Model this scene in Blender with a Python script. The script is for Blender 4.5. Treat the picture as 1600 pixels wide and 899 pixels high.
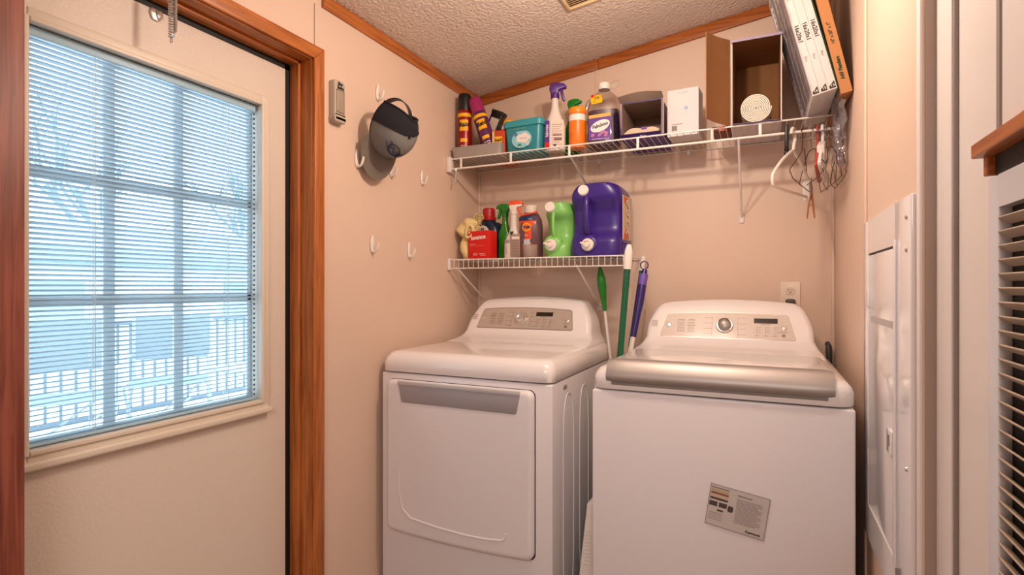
import bpy, bmesh, math, random
from mathutils import Vector, Matrix
random.seed(7)
for o in list(bpy.data.objects): bpy.data.objects.remove(o)
SC = bpy.context.scene; COL = SC.collection
PI = math.pi; R = math.radians

# ------------------------------------------------------------ camera, world, lights, exposure
FPX = 845.0; YAW = math.atan(395/845); CAMZ = 1.19
cd = bpy.data.cameras.new('camera'); cam = bpy.data.objects.new('camera', cd); COL.objects.link(cam)
cd.sensor_width = 36; cd.lens = FPX/1600*36; cd.clip_start = .02
cam.location = (0, 0, CAMZ); cam.rotation_euler = (PI/2, 0, YAW); SC.camera = cam
SC.view_settings.view_transform = 'Standard'; SC.view_settings.look = 'None'
SC.view_settings.gamma = 1; SC.view_settings.use_curve_mapping = False
SC.view_settings.exposure = 0.02
W = bpy.data.worlds.new('world'); SC.world = W; W.use_nodes = True
bg = W.node_tree.nodes['Background']; bg.inputs[0].default_value = (.90, .955, 1, 1); bg.inputs[1].default_value = 5.2

def point_light(name, loc, power, color, radius):
    l = bpy.data.lights.new(name, 'POINT'); l.energy = power; l.color = color; l.shadow_soft_size = radius
    o = bpy.data.objects.new(name, l); COL.objects.link(o); o.location = loc; return o
def area_light(name, loc, rot, sx, sy, power, color):
    l = bpy.data.lights.new(name, 'AREA'); l.shape = 'RECTANGLE'; l.size = sx; l.size_y = sy; l.energy = power; l.color = color
    o = bpy.data.objects.new(name, l); COL.objects.link(o); o.location = loc; o.rotation_euler = rot; return o
LAMP = (-.30, 1.34, 2.06)
WARM = (1, .82, .67)
point_light('bulb_light', (LAMP[0]-.07, LAMP[1], LAMP[2]), 13.5, WARM, .03)
point_light('bulb_light', (LAMP[0]+.07, LAMP[1], LAMP[2]), 13.5, WARM, .03)
area_light('added_fill_light', (.25, -1.3, 2.28), (0, 0, 0), 1.5, 1.0, 52, (1, .95, .93))  # added soft fill behind the camera, not a known fixture

# ------------------------------------------------------------ materials
def lin(c):
    if isinstance(c, str):
        c = c.lstrip('#'); c = [int(c[i:i+2], 16)/255 for i in (0, 2, 4)]
    return tuple((x/12.92 if x <= .04045 else ((x+.055)/1.055)**2.4) for x in c) + (1,)
MATS = {}
def mat(name, col, rough=.5, metal=0, bump=0, bscale=200, spec=.5, var=0, vscale=8, coat=0, emit=0, stretch=None):
    if name in MATS: return MATS[name]
    m = bpy.data.materials.new(name); m.use_nodes = True; MATS[name] = m
    nt = m.node_tree; b = nt.nodes['Principled BSDF']
    b.inputs['Base Color'].default_value = lin(col); b.inputs['Roughness'].default_value = rough
    b.inputs['Metallic'].default_value = metal; b.inputs['Specular IOR Level'].default_value = spec
    b.inputs['Coat Weight'].default_value = coat; b.inputs['Coat Roughness'].default_value = .08
    if emit:
        b.inputs['Emission Color'].default_value = lin(col); b.inputs['Emission Strength'].default_value = emit
    if bump or var:
        tc = nt.nodes.new('ShaderNodeTexCoord'); mp = nt.nodes.new('ShaderNodeMapping')
        nt.links.new(tc.outputs['Object'], mp.inputs[0])
        if stretch: mp.inputs['Scale'].default_value = stretch
        if bump:
            n = nt.nodes.new('ShaderNodeTexNoise'); n.inputs['Scale'].default_value = bscale; n.inputs['Detail'].default_value = 3
            nt.links.new(mp.outputs[0], n.inputs['Vector'])
            bu = nt.nodes.new('ShaderNodeBump'); bu.inputs['Strength'].default_value = bump; bu.inputs['Distance'].default_value = .004
            nt.links.new(n.outputs[0], bu.inputs['Height']); nt.links.new(bu.outputs[0], b.inputs['Normal'])
        if var:
            n2 = nt.nodes.new('ShaderNodeTexNoise'); n2.inputs['Scale'].default_value = vscale; n2.inputs['Detail'].default_value = 4
            nt.links.new(mp.outputs[0], n2.inputs['Vector'])
            h = nt.nodes.new('ShaderNodeHueSaturation'); h.inputs['Color'].default_value = lin(col)
            mr = nt.nodes.new('ShaderNodeMapRange'); mr.inputs[1].default_value = .3; mr.inputs[2].default_value = .7
            mr.inputs[3].default_value = 1-var; mr.inputs[4].default_value = 1+var
            nt.links.new(n2.outputs[0], mr.inputs[0]); nt.links.new(mr.outputs[0], h.inputs['Value'])
            nt.links.new(h.outputs[0], b.inputs['Base Color'])
    return m
def wood(name, axis, c1='#7a3c0c', c2='#a85a1c', rough=.38):
    m = mat(name, c1, rough); nt = m.node_tree; b = nt.nodes['Principled BSDF']
    tc = nt.nodes.new('ShaderNodeTexCoord'); mp = nt.nodes.new('ShaderNodeMapping')
    s = [55, 55, 55]; s['xyz'.index(axis)] = 3; mp.inputs['Scale'].default_value = s
    n = nt.nodes.new('ShaderNodeTexNoise'); n.inputs['Scale'].default_value = 1.6; n.inputs['Detail'].default_value = 6; n.inputs['Distortion'].default_value = .6
    cr = nt.nodes.new('ShaderNodeValToRGB'); cr.color_ramp.elements[0].color = lin(c1); cr.color_ramp.elements[1].color = lin(c2)
    cr.color_ramp.elements[0].position = .34; cr.color_ramp.elements[1].position = .62
    nt.links.new(tc.outputs['Object'], mp.inputs[0]); nt.links.new(mp.outputs[0], n.inputs['Vector'])
    nt.links.new(n.outputs[0], cr.inputs[0]); nt.links.new(cr.outputs[0], b.inputs['Base Color'])
    return m
def clear(name, tint, alpha_gloss=.08, rough=.05, body=.0, bodycol='#ffffff'):
    """thin clear plastic or glass: mostly see-through, a little gloss, optional milky body"""
    m = bpy.data.materials.new(name); m.use_nodes = True; MATS[name] = m; nt = m.node_tree
    for n in list(nt.nodes): nt.nodes.remove(n)
    out = nt.nodes.new('ShaderNodeOutputMaterial'); t = nt.nodes.new('ShaderNodeBsdfTransparent'); t.inputs[0].default_value = lin(tint)
    g = nt.nodes.new('ShaderNodeBsdfGlossy'); g.inputs['Roughness'].default_value = rough
    mx = nt.nodes.new('ShaderNodeMixShader'); mx.inputs[0].default_value = alpha_gloss
    nt.links.new(t.outputs[0], mx.inputs[1]); nt.links.new(g.outputs[0], mx.inputs[2])
    last = mx
    if body:
        d = nt.nodes.new('ShaderNodeBsdfDiffuse'); d.inputs[0].default_value = lin(bodycol)
        tr = nt.nodes.new('ShaderNodeBsdfTranslucent'); tr.inputs[0].default_value = lin(bodycol)
        m1 = nt.nodes.new('ShaderNodeMixShader'); m1.inputs[0].default_value = .4
        nt.links.new(d.outputs[0], m1.inputs[1]); nt.links.new(tr.outputs[0], m1.inputs[2])
        m2 = nt.nodes.new('ShaderNodeMixShader'); m2.inputs[0].default_value = body
        nt.links.new(mx.outputs[0], m2.inputs[1]); nt.links.new(m1.outputs[0], m2.inputs[2]); last = m2
    nt.links.new(last.outputs[0], out.inputs[0]); return m

wallM = mat('painted_wall_panel', '#dabfac', .45, bump=.05, bscale=300, var=.012, vscale=3)
wallW = mat('white_wall_panel', '#e2dad6', .4, bump=.04, bscale=200)
ceilM = mat('textured_ceiling', '#dccabd', .9, bump=1.0, bscale=85, var=.05, vscale=70)
floorM = mat('vinyl_floor', '#8f7c6a', .5, var=.06, vscale=12)
woodZ = wood('stained_wood_upright', 'z', '#944e1c', '#ba6e34')
woodX = wood('stained_wood_crosswise', 'x', '#8a4616', '#ae6228')
woodY = wood('stained_wood_lengthwise', 'y', '#944e1c', '#ba6e34')
woodR = wood('reddish_wood_upright', 'z', '#6e3324', '#94503e', .45)
doorM = mat('door_paint', '#dccdc0', .45, bump=.25, bscale=160)
ivory = mat('ivory_plastic', '#ddd0bf', .4)
black = mat('black_rubber_and_shade', '#0a0908', .6)  # rubber seal, also painted shade at the furnace louvres and header
enamel = mat('white_enamel', '#e8e2e1', .16, coat=.5, var=.004, vscale=3)
enamel2 = mat('white_enamel_body', '#e2dddf', .28, coat=.2)
silver = mat('brushed_silver', '#a8a19c', .34, metal=.85)
silverP = mat('silver_panel', '#b9aca2', .2, metal=.2)
pearlP = mat('pearl_panel', '#d0c4bc', .13)
chrome = mat('chrome', '#d6d2cd', .22, metal=.75)
greyink = mat('grey_ink', '#8c7f78', .5)
dkink = mat('dark_ink', '#2a2422', .5)
wire = mat('white_vinyl_wire', '#e4dcd6', .3)
whiteP = mat('white_plastic', '#e6ded6', .32)
paper = mat('white_card', '#e8e2e0', .6)
cardb = mat('brown_cardboard', '#8c5e34', .8, var=.04, vscale=20)

for n_ in ceilM.node_tree.nodes:
    if n_.type == 'BUMP': n_.inputs['Distance'].default_value = .008

# ------------------------------------------------------------ geometry helpers
def se_loop(z, cx, cy, a, b, p=2.0, n=36):
    out = []
    for i in range(n):
        t = 2*PI*i/n; c, s = math.cos(t), math.sin(t)
        out.append(Vector((cx + a*math.copysign(abs(c)**(2/p), c), cy + b*math.copysign(abs(s)**(2/p), s), z)))
    return out
def rr_pts(hx, hy, r, n=6):
    out = []
    for (sx, sy, a0) in ((1, 1, 0), (-1, 1, 90), (-1, -1, 180), (1, -1, 270)):
        for i in range(n+1):
            a = R(a0 + 90*i/n); out.append((sx*(hx-r) + r*math.cos(a), sy*(hy-r) + r*math.sin(a)))
    return out
def rr_loop(z, cx, cy, hx, hy, r, n=6):
    return [Vector((cx+x, cy+y, z)) for x, y in rr_pts(hx, hy, min(r, hx*.999, hy*.999), n)]
class G:
    def __init__(s): s.bm = bmesh.new()
    def _add(s, bm2, M=None):
        if M is not None: bmesh.ops.transform(bm2, matrix=M, verts=bm2.verts)
        me = bpy.data.meshes.new('tmp'); bm2.to_mesh(me); s.bm.from_mesh(me); bm2.free(); bpy.data.meshes.remove(me); return s
    def box(s, x0, x1, y0, y1, z0, z1, bev=0, seg=3, M=None):
        b = bmesh.new(); bmesh.ops.create_cube(b, size=1)
        bmesh.ops.scale(b, vec=(abs(x1-x0), abs(y1-y0), abs(z1-z0)), verts=b.verts)
        bmesh.ops.translate(b, vec=((x0+x1)/2, (y0+y1)/2, (z0+z1)/2), verts=b.verts)
        if bev: bmesh.ops.bevel(b, geom=b.edges[:], offset=bev, segments=seg, affect='EDGES', profile=.5)
        return s._add(b, M)
    def loft(s, loops, cap=(True, True), closed=True, M=None):
        b = bmesh.new(); vs = [[b.verts.new(p) for p in L] for L in loops]; n = len(loops[0])
        for A, B in zip(vs, vs[1:]):
            for i in range(n if closed else n-1):
                j = (i+1) % n
                try: b.faces.new((A[i], A[j], B[j], B[i]))
                except ValueError: pass
        if closed:
            if cap[0]: b.faces.new(vs[0][::-1])
            if cap[1]: b.faces.new(vs[-1])
        bmesh.ops.recalc_face_normals(b, faces=b.faces)
        return s._add(b, M)
    def lathe(s, prof, n=32, c=(0, 0, 0), M=None):
        loops = [[Vector((c[0]+r*math.cos(2*PI*i/n), c[1]+r*math.sin(2*PI*i/n), c[2]+z)) for i in range(n)] for r, z in prof]
        return s.loft(loops, M=M)
    def tube(s, path, r, n=8, closed=False, M=None):
        P = [Vector(p) for p in path]; m = len(P); rr = r if isinstance(r, (list, tuple)) else [r]*m
        loops = []; up = None
        for i in range(m):
            t = (P[(i+1) % m]-P[i-1]) if closed else (P[min(i+1, m-1)]-P[max(i-1, 0)])
            if t.length < 1e-9: t = Vector((0, 0, 1))
            t.normalize()
            if up is None: up = Vector((0, 0, 1)) if abs(t.z) < .9 else Vector((1, 0, 0))
            a = up - t*up.dot(t)
            if a.length < 1e-6: a = t.orthogonal()
            a.normalize(); b_ = t.cross(a); up = a
            loops.append([P[i] + (a*math.cos(2*PI*k/n) + b_*math.sin(2*PI*k/n))*rr[i] for k in range(n)])
        if closed: loops.append(loops[0]); return s.loft(loops, cap=(False, False), M=M)
        return s.loft(loops, M=M)
    def cyl(s, a, b, r, n=16, r2=None):
        return s.tube([a, b], [r, r if r2 is None else r2], n)
    def prism(s, pts, d0, d1, plane='xz', bev=0, seg=2, M=None):
        b = bmesh.new()
        f3 = {'xz': lambda x, y, d: (x, d, y), 'yz': lambda x, y, d: (d, x, y), 'xy': lambda x, y, d: (x, y, d)}[plane]
        A = [b.verts.new(f3(x, y, d0)) for x, y in pts]; B = [b.verts.new(f3(x, y, d1)) for x, y in pts]
        fa = b.faces.new(A); fb = b.faces.new(B[::-1]); n = len(pts)
        for i in range(n): b.faces.new((A[i], B[i], B[(i+1) % n], A[(i+1) % n]))
        bmesh.ops.recalc_face_normals(b, faces=b.faces)
        if bev:
            es = list(set(list(fa.edges)+list(fb.edges))); bmesh.ops.bevel(b, geom=es, offset=bev, segments=seg, affect='EDGES', profile=.5)
        return s._add(b, M)
    def sheet(s, f, nu, nv, th=0, M=None):
        """f(u,v) -> point, u,v in 0..1; th gives real thickness"""
        b = bmesh.new(); V = [[b.verts.new(f(i/nu, j/nv)) for j in range(nv+1)] for i in range(nu+1)]
        for i in range(nu):
            for j in range(nv): b.faces.new((V[i][j], V[i+1][j], V[i+1][j+1], V[i][j+1]))
        if th:
            b.normal_update(); back = {v: b.verts.new(v.co - v.normal*th) for v in list(b.verts)}
            for fc in list(b.faces): b.faces.new([back[v] for v in reversed(fc.verts)])
            for e in [e for e in b.edges if e.is_boundary and e.verts[0] in back]:
                p, q = e.verts; b.faces.new((p, q, back[q], back[p]))
        bmesh.ops.recalc_face_normals(b, faces=b.faces)
        return s._add(b, M)
    def map(s, fn):
        for v in s.bm.verts: v.co = fn(v.co.copy())
        return s
    def xf(s, M): bmesh.ops.transform(s.bm, matrix=M, verts=s.bm.verts); return s
    def build(s, name, m, parent=None, smooth=True, angle=35):
        me = bpy.data.meshes.new(name); s.bm.to_mesh(me); s.bm.free()
        me.materials.append(m)
        if smooth:
            me.shade_smooth(); me.set_sharp_from_angle(angle=R(angle))
        o = bpy.data.objects.new(name, me); COL.objects.link(o)
        if parent is not None: o.parent = parent
        return o
def tag(o, label=None, cat=None, group=None, kind=None):
    if label: o['label'] = label
    if cat: o['category'] = cat
    if group: o['group'] = group
    if kind: o['kind'] = kind
    return o
def empty(name, loc, label, cat, rz=0, group=None, rot=None):
    o = bpy.data.objects.new(name, None); COL.objects.link(o); o.location = loc
    o.rotation_euler = rot if rot else (0, 0, rz); o.empty_display_size = .05
    return tag(o, label, cat, group)
def struct(o): o['kind'] = 'structure'; return o
def T(x, y, z): return Matrix.Translation((x, y, z))
def RX(d): return Matrix.Rotation(R(d), 4, 'X')
def RY(d): return Matrix.Rotation(R(d), 4, 'Y')
def RZ(d): return Matrix.Rotation(R(d), 4, 'Z')
def text(name, s, size, m, parent, M, ext=.0004, wrap=None, shear=0, sx=1, bold=0, align='CENTER'):
    """raised lettering in the local XZ plane, facing -Y; wrap = radius of the cylinder it lies on"""
    c = bpy.data.curves.new('txt', 'FONT'); c.body = s; c.size = size; c.extrude = ext; c.align_x = align; c.align_y = 'CENTER'
    c.shear = shear; c.offset = bold; c.resolution_u = 2
    t = bpy.data.objects.new('txt', c); COL.objects.link(t)
    dg = bpy.context.evaluated_depsgraph_get(); dg.update()
    me = bpy.data.meshes.new_from_object(t.evaluated_get(dg)); bpy.data.objects.remove(t); bpy.data.curves.remove(c)
    for v in me.vertices:
        x, y, z = v.co; x *= sx
        if wrap: a = x/wrap; rr = wrap + z; v.co = (rr*math.sin(a), -rr*math.cos(a), y)
        else: v.co = (x, -z, y)
    me.transform(M); me.materials.clear(); me.materials.append(m); me.name = name
    o = bpy.data.objects.new(name, me); COL.objects.link(o); o.parent = parent; return o
def patch(name, w, h, m, parent, M, r=.0, wrap=None, th=.0006):
    """a label: thin rounded rectangle in the XZ plane facing -Y, or wrapped round a cylinder"""
    g = G()
    if wrap:
        def f(u, v):
            a = (u-.5)*w/wrap; return Vector((wrap*math.sin(a), -wrap*math.cos(a), (v-.5)*h))
        g.sheet(f, 16, 2, th=-th if False else th)
    else:
        g.prism(rr_pts(w/2, h/2, r, 4) if r else [(-w/2, -h/2), (w/2, -h/2), (w/2, h/2), (-w/2, h/2)], -th, 0)
    return g.xf(M).build(name, m, parent)

# ------------------------------------------------------------ room shell
XL, XR, YB = -1.335, .247, 2.45
CZ = lambda x: 2.172 + .134*(x+1.3)           # sloped ceiling
YD0, YD1, ZD = .47, 1.318, 1.935                # door opening in the left wall
g = G(); g.box(XL-.11, XL, YD1+.01, YB+.1, 0, 2.35); g.box(XL-.11, XL, -2.6, YD0-.01, 0, 2.35); g.box(XL-.11, XL, YD0-.01, YD1+.01, ZD+.01, 2.35)
struct(g.build('wall_left', wallM, smooth=False))
struct(G().box(XL-.11, XR+.12, YB, YB+.1, 0, 2.6).build('wall_back', wallM, smooth=False))
struct(G().box(XR, XR+.12, 1.149, YB, 0, 2.6).build('wall_right', wallM, smooth=False))
struct(G().box(.274, .40, .40, 1.149, 0, 2.6).build('wall_furnace', wallW, smooth=False))
g = G(); g.box(.40, 1.9, .40, .5, 0, 2.75)
struct(g.build('wall_kitchen_front', wallM, smooth=False))
struct(G().box(1.8, 1.9, -2.6, .40, 0, 2.75).build('wall_kitchen_side', wallM, smooth=False))
struct(G().box(XL-.11, 1.9, -2.7, -2.6, 0, 2.75).build('wall_rear', wallM, smooth=False))
struct(G().box(XL-.11, 1.9, -2.7, YB+.1, -.05, 0).build('floor', floorM, smooth=False))
g = G(); g.prism([(XL-.11, CZ(XL-.11)), (1.9, CZ(1.9)), (1.9, CZ(1.9)+.06), (XL-.11, CZ(XL-.11)+.06)], -2.7, YB+.1)
struct(g.build('ceiling', ceilM, smooth=False))
# wooden mouldings at the ceiling
g = G(); z0 = CZ(XL)
g.prism([(XL, z0-.046), (XL+.008, z0-.046), (XL+.013, z0-.030), (XL+.014, z0-.010), (XL+.010, z0-.001), (XL, z0-.001)], 1.36, YB)
struct(g.build('trim_1', woodY, angle=50))
def slopebar(x0, x1, y0, y1, lo, hi, name, m):
    g = G(); b = [(x0, CZ(x0)-lo), (x1, CZ(x1)-lo), (x1, CZ(x1)-hi), (x0, CZ(x0)-hi)]
    g.prism(b, y0, y1, bev=.003); return struct(g.build(name, m, angle=50))
slopebar(XL+.001, -.702, YB-.013, YB, .050, .001, 'trim_2', woodX)
slopebar(-.701, XR, YB-.013, YB, .050, .001, 'trim_3', woodX)
# thin seam battens between wall panels
struct(G().box(-.716, -.698, YB-.004, YB, 0, 2.24, bev=.001).build('trim_4', wallM))
struct(G().box(XL, XL+.012, YB-.01, YB, 0, 2.12, bev=.003).build('trim_5', wallM))
struct(G().box(XR-.010, XR, YB-.012, YB, 0, 2.35, bev=.003).build('trim_6', wallM))
struct(G().box(XL, XL+.0015, 1.327, 1.3295, ZD+.045, 2.12).build('trim_7', greyink))
struct(G().box(XR-.006, XR, 1.700, 1.730, 0, 2.35, bev=.002).build('trim_8', wallM))
struct(G().box(XR-.004, XR+.0005, 1.149, 1.172, 0, 2.35, bev=.0015).build('trim_9', wallW))
struct(G().box(.266, .274, 1.066, 1.149, 0, 2.37, bev=.002).build('trim_10', wallW))
struct(G().box(.268, .274, 1.058, 1.063, 0, 2.37, bev=.001).build('trim_11', greyink))
g = G(); g.box(.2715, .2745, .890, .900, 1.36, 2.37); struct(g.build('trim_12', greyink))
struct(G().box(.2505, .273, 1.1465, 1.1492, 0, 2.37).build('wall_end_shade_strip', mat('wall_end_shade_taupe', '#a28d80', .5), smooth=False))  # thin strip, its darker taupe stands in for shade on the wall end
# wooden casing and jamb of the outside door
CW = .043
def casing(pts, name, m, x0=XL, x1=XL+.014):
    g = G(); g.prism(pts, x0, x1, plane='yz', bev=.003); return struct(g.build(name, m, angle=50))
casing([(YD1, 0), (YD1+CW, 0), (YD1+CW, ZD+CW), (YD1, ZD)], 'trim_13', woodZ)
casing([(YD1, ZD), (YD1+CW, ZD+CW), (.3, ZD+CW), (.3, ZD)], 'trim_14', woodY)
casing([(.37, 0), (.557, 0), (.557, 1.9349), (.37, 1.9349)], 'trim_15', woodR, XL+.0005, XL+.02)
g = G(); g.box(XL-.115, XL+.002, YD1-.003, YD1+.012, 0, ZD); g.box(XL-.085, XL-.045, YD1-.013, YD1-.002, 0, ZD-.010, bev=.002)
struct(g.build('trim_16', woodZ, angle=50))
g = G(); g.box(XL-.115, XL+.002, YD0, YD1+.012, ZD-.003, ZD+.012); g.box(XL-.085, XL-.045, YD0, YD1-.012, ZD-.013, ZD-.002, bev=.002)
struct(g.build('trim_17', woodY, angle=50))
struct(G().box(XL-.115, XL+.002, YD0-.012, YD0+.003, 0, ZD).build('trim_18', woodR, smooth=False))

# ------------------------------------------------------------ outside door with its window
XD = -1.42                                       # inner face of the door leaf
YW0, YW1, ZW0, ZW1 = .600, 1.186, .842, 1.756     # glazed opening
door = empty('door_1', (XD-.02, (YD0+YD1)/2, 0), None, None); struct(door)
def dpart(g, name, m, par=None, **k):
    o = g.build(name, m, None, **k); o.parent = par or door; o.matrix_parent_inverse = Matrix.Translation(door.location).inverted() if par is None else Matrix.Identity(4); return o
ya, yb, zt = YD0+.008, YD1-.031, ZD-.031
g = G(); x0, x1 = XD-.042, XD
g.box(x0, x1, ya, YW0, .005, zt); g.box(x0, x1, YW1, yb, .005, zt); g.box(x0, x1, YW0, YW1, .005, ZW0); g.box(x0, x1, YW0, YW1, ZW1, zt)
dpart(g, 'door_leaf', doorM, smooth=False)
g = G(); g.box(XD-.03, XD-.0005, yb, YD1-.004, .005, ZD-.004); g.box(XD-.03, XD-.0005, ya, YD1-.004, zt, ZD-.004)
dpart(g, 'weather_strip', black, smooth=False)
# ivory frame round the glass: stepped mouldings
def ring(g, y0, y1, z0, z1, w, xa, xb, bev=.003):
    g.box(xa, xb, y0-w, y0, z0-w, z1+w, bev=bev); g.box(xa, xb, y1, y1+w, z0-w, z1+w, bev=bev)
    g.box(xa, xb, y0, y1, z1, z1+w, bev=bev); g.box(xa, xb, y0, y1, z0-w, z0, bev=bev)
g = G(); ring(g, YW0, YW1, ZW0, ZW1, .030, XD-.002, XD+.011); ring(g, YW0+.002, YW1-.002, ZW0+.002, ZW1-.002, .012, XD-.003, XD+.017)
g.box(XD, XD+.024, YW0-.03, YW1+.032, ZW0-.042, ZW0-.022, bev=.006)
wf = dpart(g, 'window_frame', ivory)
mun = mat('muntin_white', '#d9e2e6', .4)
g = G()
for y in (.782, .955): g.box(XD-.040, XD-.034, y-.0135, y+.0135, ZW0, ZW1, bev=.001)
for z in (1.444, 1.158): g.box(XD-.041, XD-.033, YW0, YW1, z-.011, z+.011, bev=.001)
ring(g, YW0+.016, YW1-.016, ZW0+.016, ZW1-.016, .016, XD-.041, XD-.033)
dpart(g, 'muntin', mun)
glassM = clear('window_glass', '#eef5f9', .003, .35)
dpart(G().box(XD-.004, XD-.001, YW0, YW1, ZW0, ZW1), 'inner_pane', glassM, smooth=False)
dpart(G().box(XD-.046, XD-.043, YW0, YW1, ZW0, ZW1), 'outer_pane', glassM, smooth=False)
# thin blinds between the panes
sl = bpy.data.materials.new('blind_slat'); sl.use_nodes = True; nt = sl.node_tree
for n in list(nt.nodes): nt.nodes.remove(n)
out = nt.nodes.new('ShaderNodeOutputMaterial'); d = nt.nodes.new('ShaderNodeBsdfDiffuse'); d.inputs[0].default_value = lin('#dfe8ee')
tr = nt.nodes.new('ShaderNodeBsdfTranslucent'); tr.inputs[0].default_value = lin('#cfd8de'); mx = nt.nodes.new('ShaderNodeMixShader'); mx.inputs[0].default_value = .30
nt.links.new(d.outputs[0], mx.inputs[1]); nt.links.new(tr.outputs[0], mx.inputs[2]); nt.links.new(mx.outputs[0], out.inputs[0])
g = G(); NS = 78
for i in range(NS):
    z = ZW0+.012 + (ZW1-ZW0-.04)*i/(NS-1)
    g.box(-.0062, .0062, YW0+.012, YW1-.012, -.0002, .0002, M=T(XD-.019, 0, z) @ RY(-24))
dpart(g, 'blind_slats', sl, smooth=False)
g = G(); g.box(XD-.028, XD-.008, YW0+.005, YW1-.005, ZW1-.022, ZW1-.002, bev=.002); g.box(XD-.026, XD-.010, YW0+.008, YW1-.008, ZW0+.002, ZW0+.009, bev=.002)
dpart(g, 'blind_rail', mat('blind_rail', '#e4eef2', .4))
g = G()
for y in (.735, 1.085):
    for dx in (-.0075, .0075): g.cyl((XD-.019+dx, y, ZW0+.01), (XD-.019+dx, y, ZW1-.02), .0008, 6)
    g.cyl((XD-.010, y+.004, ZW0+.01), (XD-.010, y+.004, ZW1-.02), .0010, 6)
dpart(g, 'blind_cord', mat('blind_cord', '#f2f6f8', .5))
g = G()
for k in range(60):                               # ladder holes strip at the right of the blind
    z = ZW0+.02+k*(ZW1-ZW0-.05)/59
    g.box(XD-.0085, XD-.0065, YW1-.014, YW1-.009, z-.004, z+.002)
dpart(g, 'side_track', mat('blind_track', '#5a6872', .5), smooth=False)
# latch plate on the door head, and the safety chain with its spring
g = G(); g.prism([(-.014, .012), (.014, .012), (.018, -.004), (.006, -.018), (-.010, -.016), (-.016, -.002)], 0, .006, plane='yz', bev=.002)
g.tube([(.008, 0, .006), (.016, .004, .004), (.018, .006, -.008), (.008, .006, -.013)], .0028, 8)
dpart(g.xf(T(XD, .872, 1.893)), 'chain_plate', chrome)
spring = empty('door_spring', (XL-.006, .862, 1.93), 'silver coil spring hanging from the head of the outside door frame', 'spring')
g = G(); turns = 15; pth = []
for i in range(turns*12+1):
    a = 2*PI*i/12; pth.append((.0062*math.cos(a), .0062*math.sin(a), -.022-.095*i/(turns*12)))
g.tube(pth, .0016, 6); g.build('coil', chrome, spring)
g = G(); g.tube([(.010, .004, .005), (.010, .004, -.105)], .0018, 8)
for k in range(22): g.tube([(.010+.0035*math.cos(a), .004+.0035*math.sin(a), -.012-.0042*k) for a in [2*PI*j/8 for j in range(8)]], .0011, 5, closed=True)
g.build('chain', chrome, spring)
g = G(); g.tube([(0, 0, .006), (0, 0, -.022)], .003, 8); g.tube([(.004*math.cos(a), 0, -.123+.006*math.sin(a)) for a in [2*PI*j/12 for j in range(12)]], .0013, 6, closed=True)
g.build('end_ring', chrome, spring)

# ------------------------------------------------------------ beyond the door: porch, railing, chairs, yard
deckM = mat('deck_boards', '#d9dcdc', .8); railM = mat('rail_dark_metal', '#7e8992', .5); fab = mat('chair_canvas', '#959ea6', .9); whm = mat('white_metal_tube', '#b9c0c6', .4)
snow = mat('pale_ground', '#d6dad8', .95, var=.06, vscale=1.5)
g = G()
for i in range(18): g.box(-5.3, -1.47, -.4+i*.4, -.4+i*.4+.39, -.04, 0)
struct(g.build('trim_19', deckM, smooth=False))
struct(G().box(-34, -5.3, -14, 30, -.75, -.6).build('ground', snow, smooth=False))
rail = empty('porch_railing', (-5.1, 3.5, 0), 'metal porch railing with thin balusters seen through the door blinds', 'railing')
def rp(g, n, m, p, **k): return g.build(n, m, p, **k)
rp(G().box(-.03, .03, -2.6, 2.6, .86, .90, bev=.005), 'top_rail', railM, rail); rp(G().box(-.02, .02, -2.6, 2.6, .08, .12, bev=.004), 'bottom_rail', railM, rail)
for k in range(50): rp(G().box(-.008, .008, -2.58+.105*k-.008, -2.58+.105*k+.008, .12, .86), 'baluster', railM, rail, smooth=False)
def folding_chair(loc, rz, label):
    c = empty('folding_chair', loc, label, 'chair', rz, 'folding chairs on the porch')
    for sx in (-1, 1):
        x = .27*sx
        g = G(); g.tube([(x, -.26, .012), (x, .24, .46)], .011); g.tube([(x, .26, .012), (x, -.22, .46)], .011); g.build('leg', whm, c)
        g = G(); g.tube([(x, .25, .44), (x*1.02, .30, .95)], .012); g.build('back_post', whm, c)
        g = G(); g.tube([(x*1.03, -.24, .44), (x*1.03, -.25, .62), (x*1.03, -.20, .655), (x*1.03, .20, .655), (x*1.03, .27, .63)], .012); g.build('arm', whm, c)
    for s in (-1, 1):
        g = G(); g.tube([(-.27, .25*s, .012), (.27, .25*s, .012)], .010); g.tube([(-.27, .24*s, .02), (.27, .24*s, .44)], .008); g.build('cross_brace', whm, c)
    G().sheet(lambda u, v: Vector((-.27+.54*u, -.24+.48*v, .46-.03*math.sin(PI*u)*math.sin(PI*v))), 8, 8, th=.004).build('seat', fab, c)
    G().sheet(lambda u, v: Vector((-.27+.54*u, .262+.04*v+.03*math.sin(PI*u), .60+.36*v)), 8, 6, th=.004).build('backrest', fab, c)
    return c
folding_chair((-4.2, 1.98, 0), R(68), 'grey canvas folding chair nearest the red wooden post, beyond the blinds')
folding_chair((-4.25, 2.72, 0), R(52), 'grey canvas folding chair standing farther along the porch, near the middle panes')
tb = empty('porch_table', (-4.3, 3.55, 0), 'low slatted porch table behind the right window panes', 'table')
g = G(); g.box(-.3, .3, -.3, .3, .44, .46, bev=.004); g.build('table_top', whm, tb)
for sx in (-1, 1):
    for sy in (-1, 1): G().cyl((.26*sx, .26*sy, 0), (.26*sx, .26*sy, .44), .012).build('leg', whm, tb)
shed = empty('neighbouring_house', (-14, 7.5, -.6), 'pale house with a low roof across the yard, seen through the blinds', 'house')
G().box(-2, 2, -9, 9, 0, 2.3).build('wall', mat('pale_siding', '#dfe6ea', .8), shed, smooth=False)
G().prism([(-2.6, 2.25), (2.6, 2.25), (2.6, 2.55), (0, 3.3), (-2.6, 2.55)], -9.6, 9.6).build('roof', mat('roof_grey', '#a2b2c0', .8), shed, smooth=False)
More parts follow.
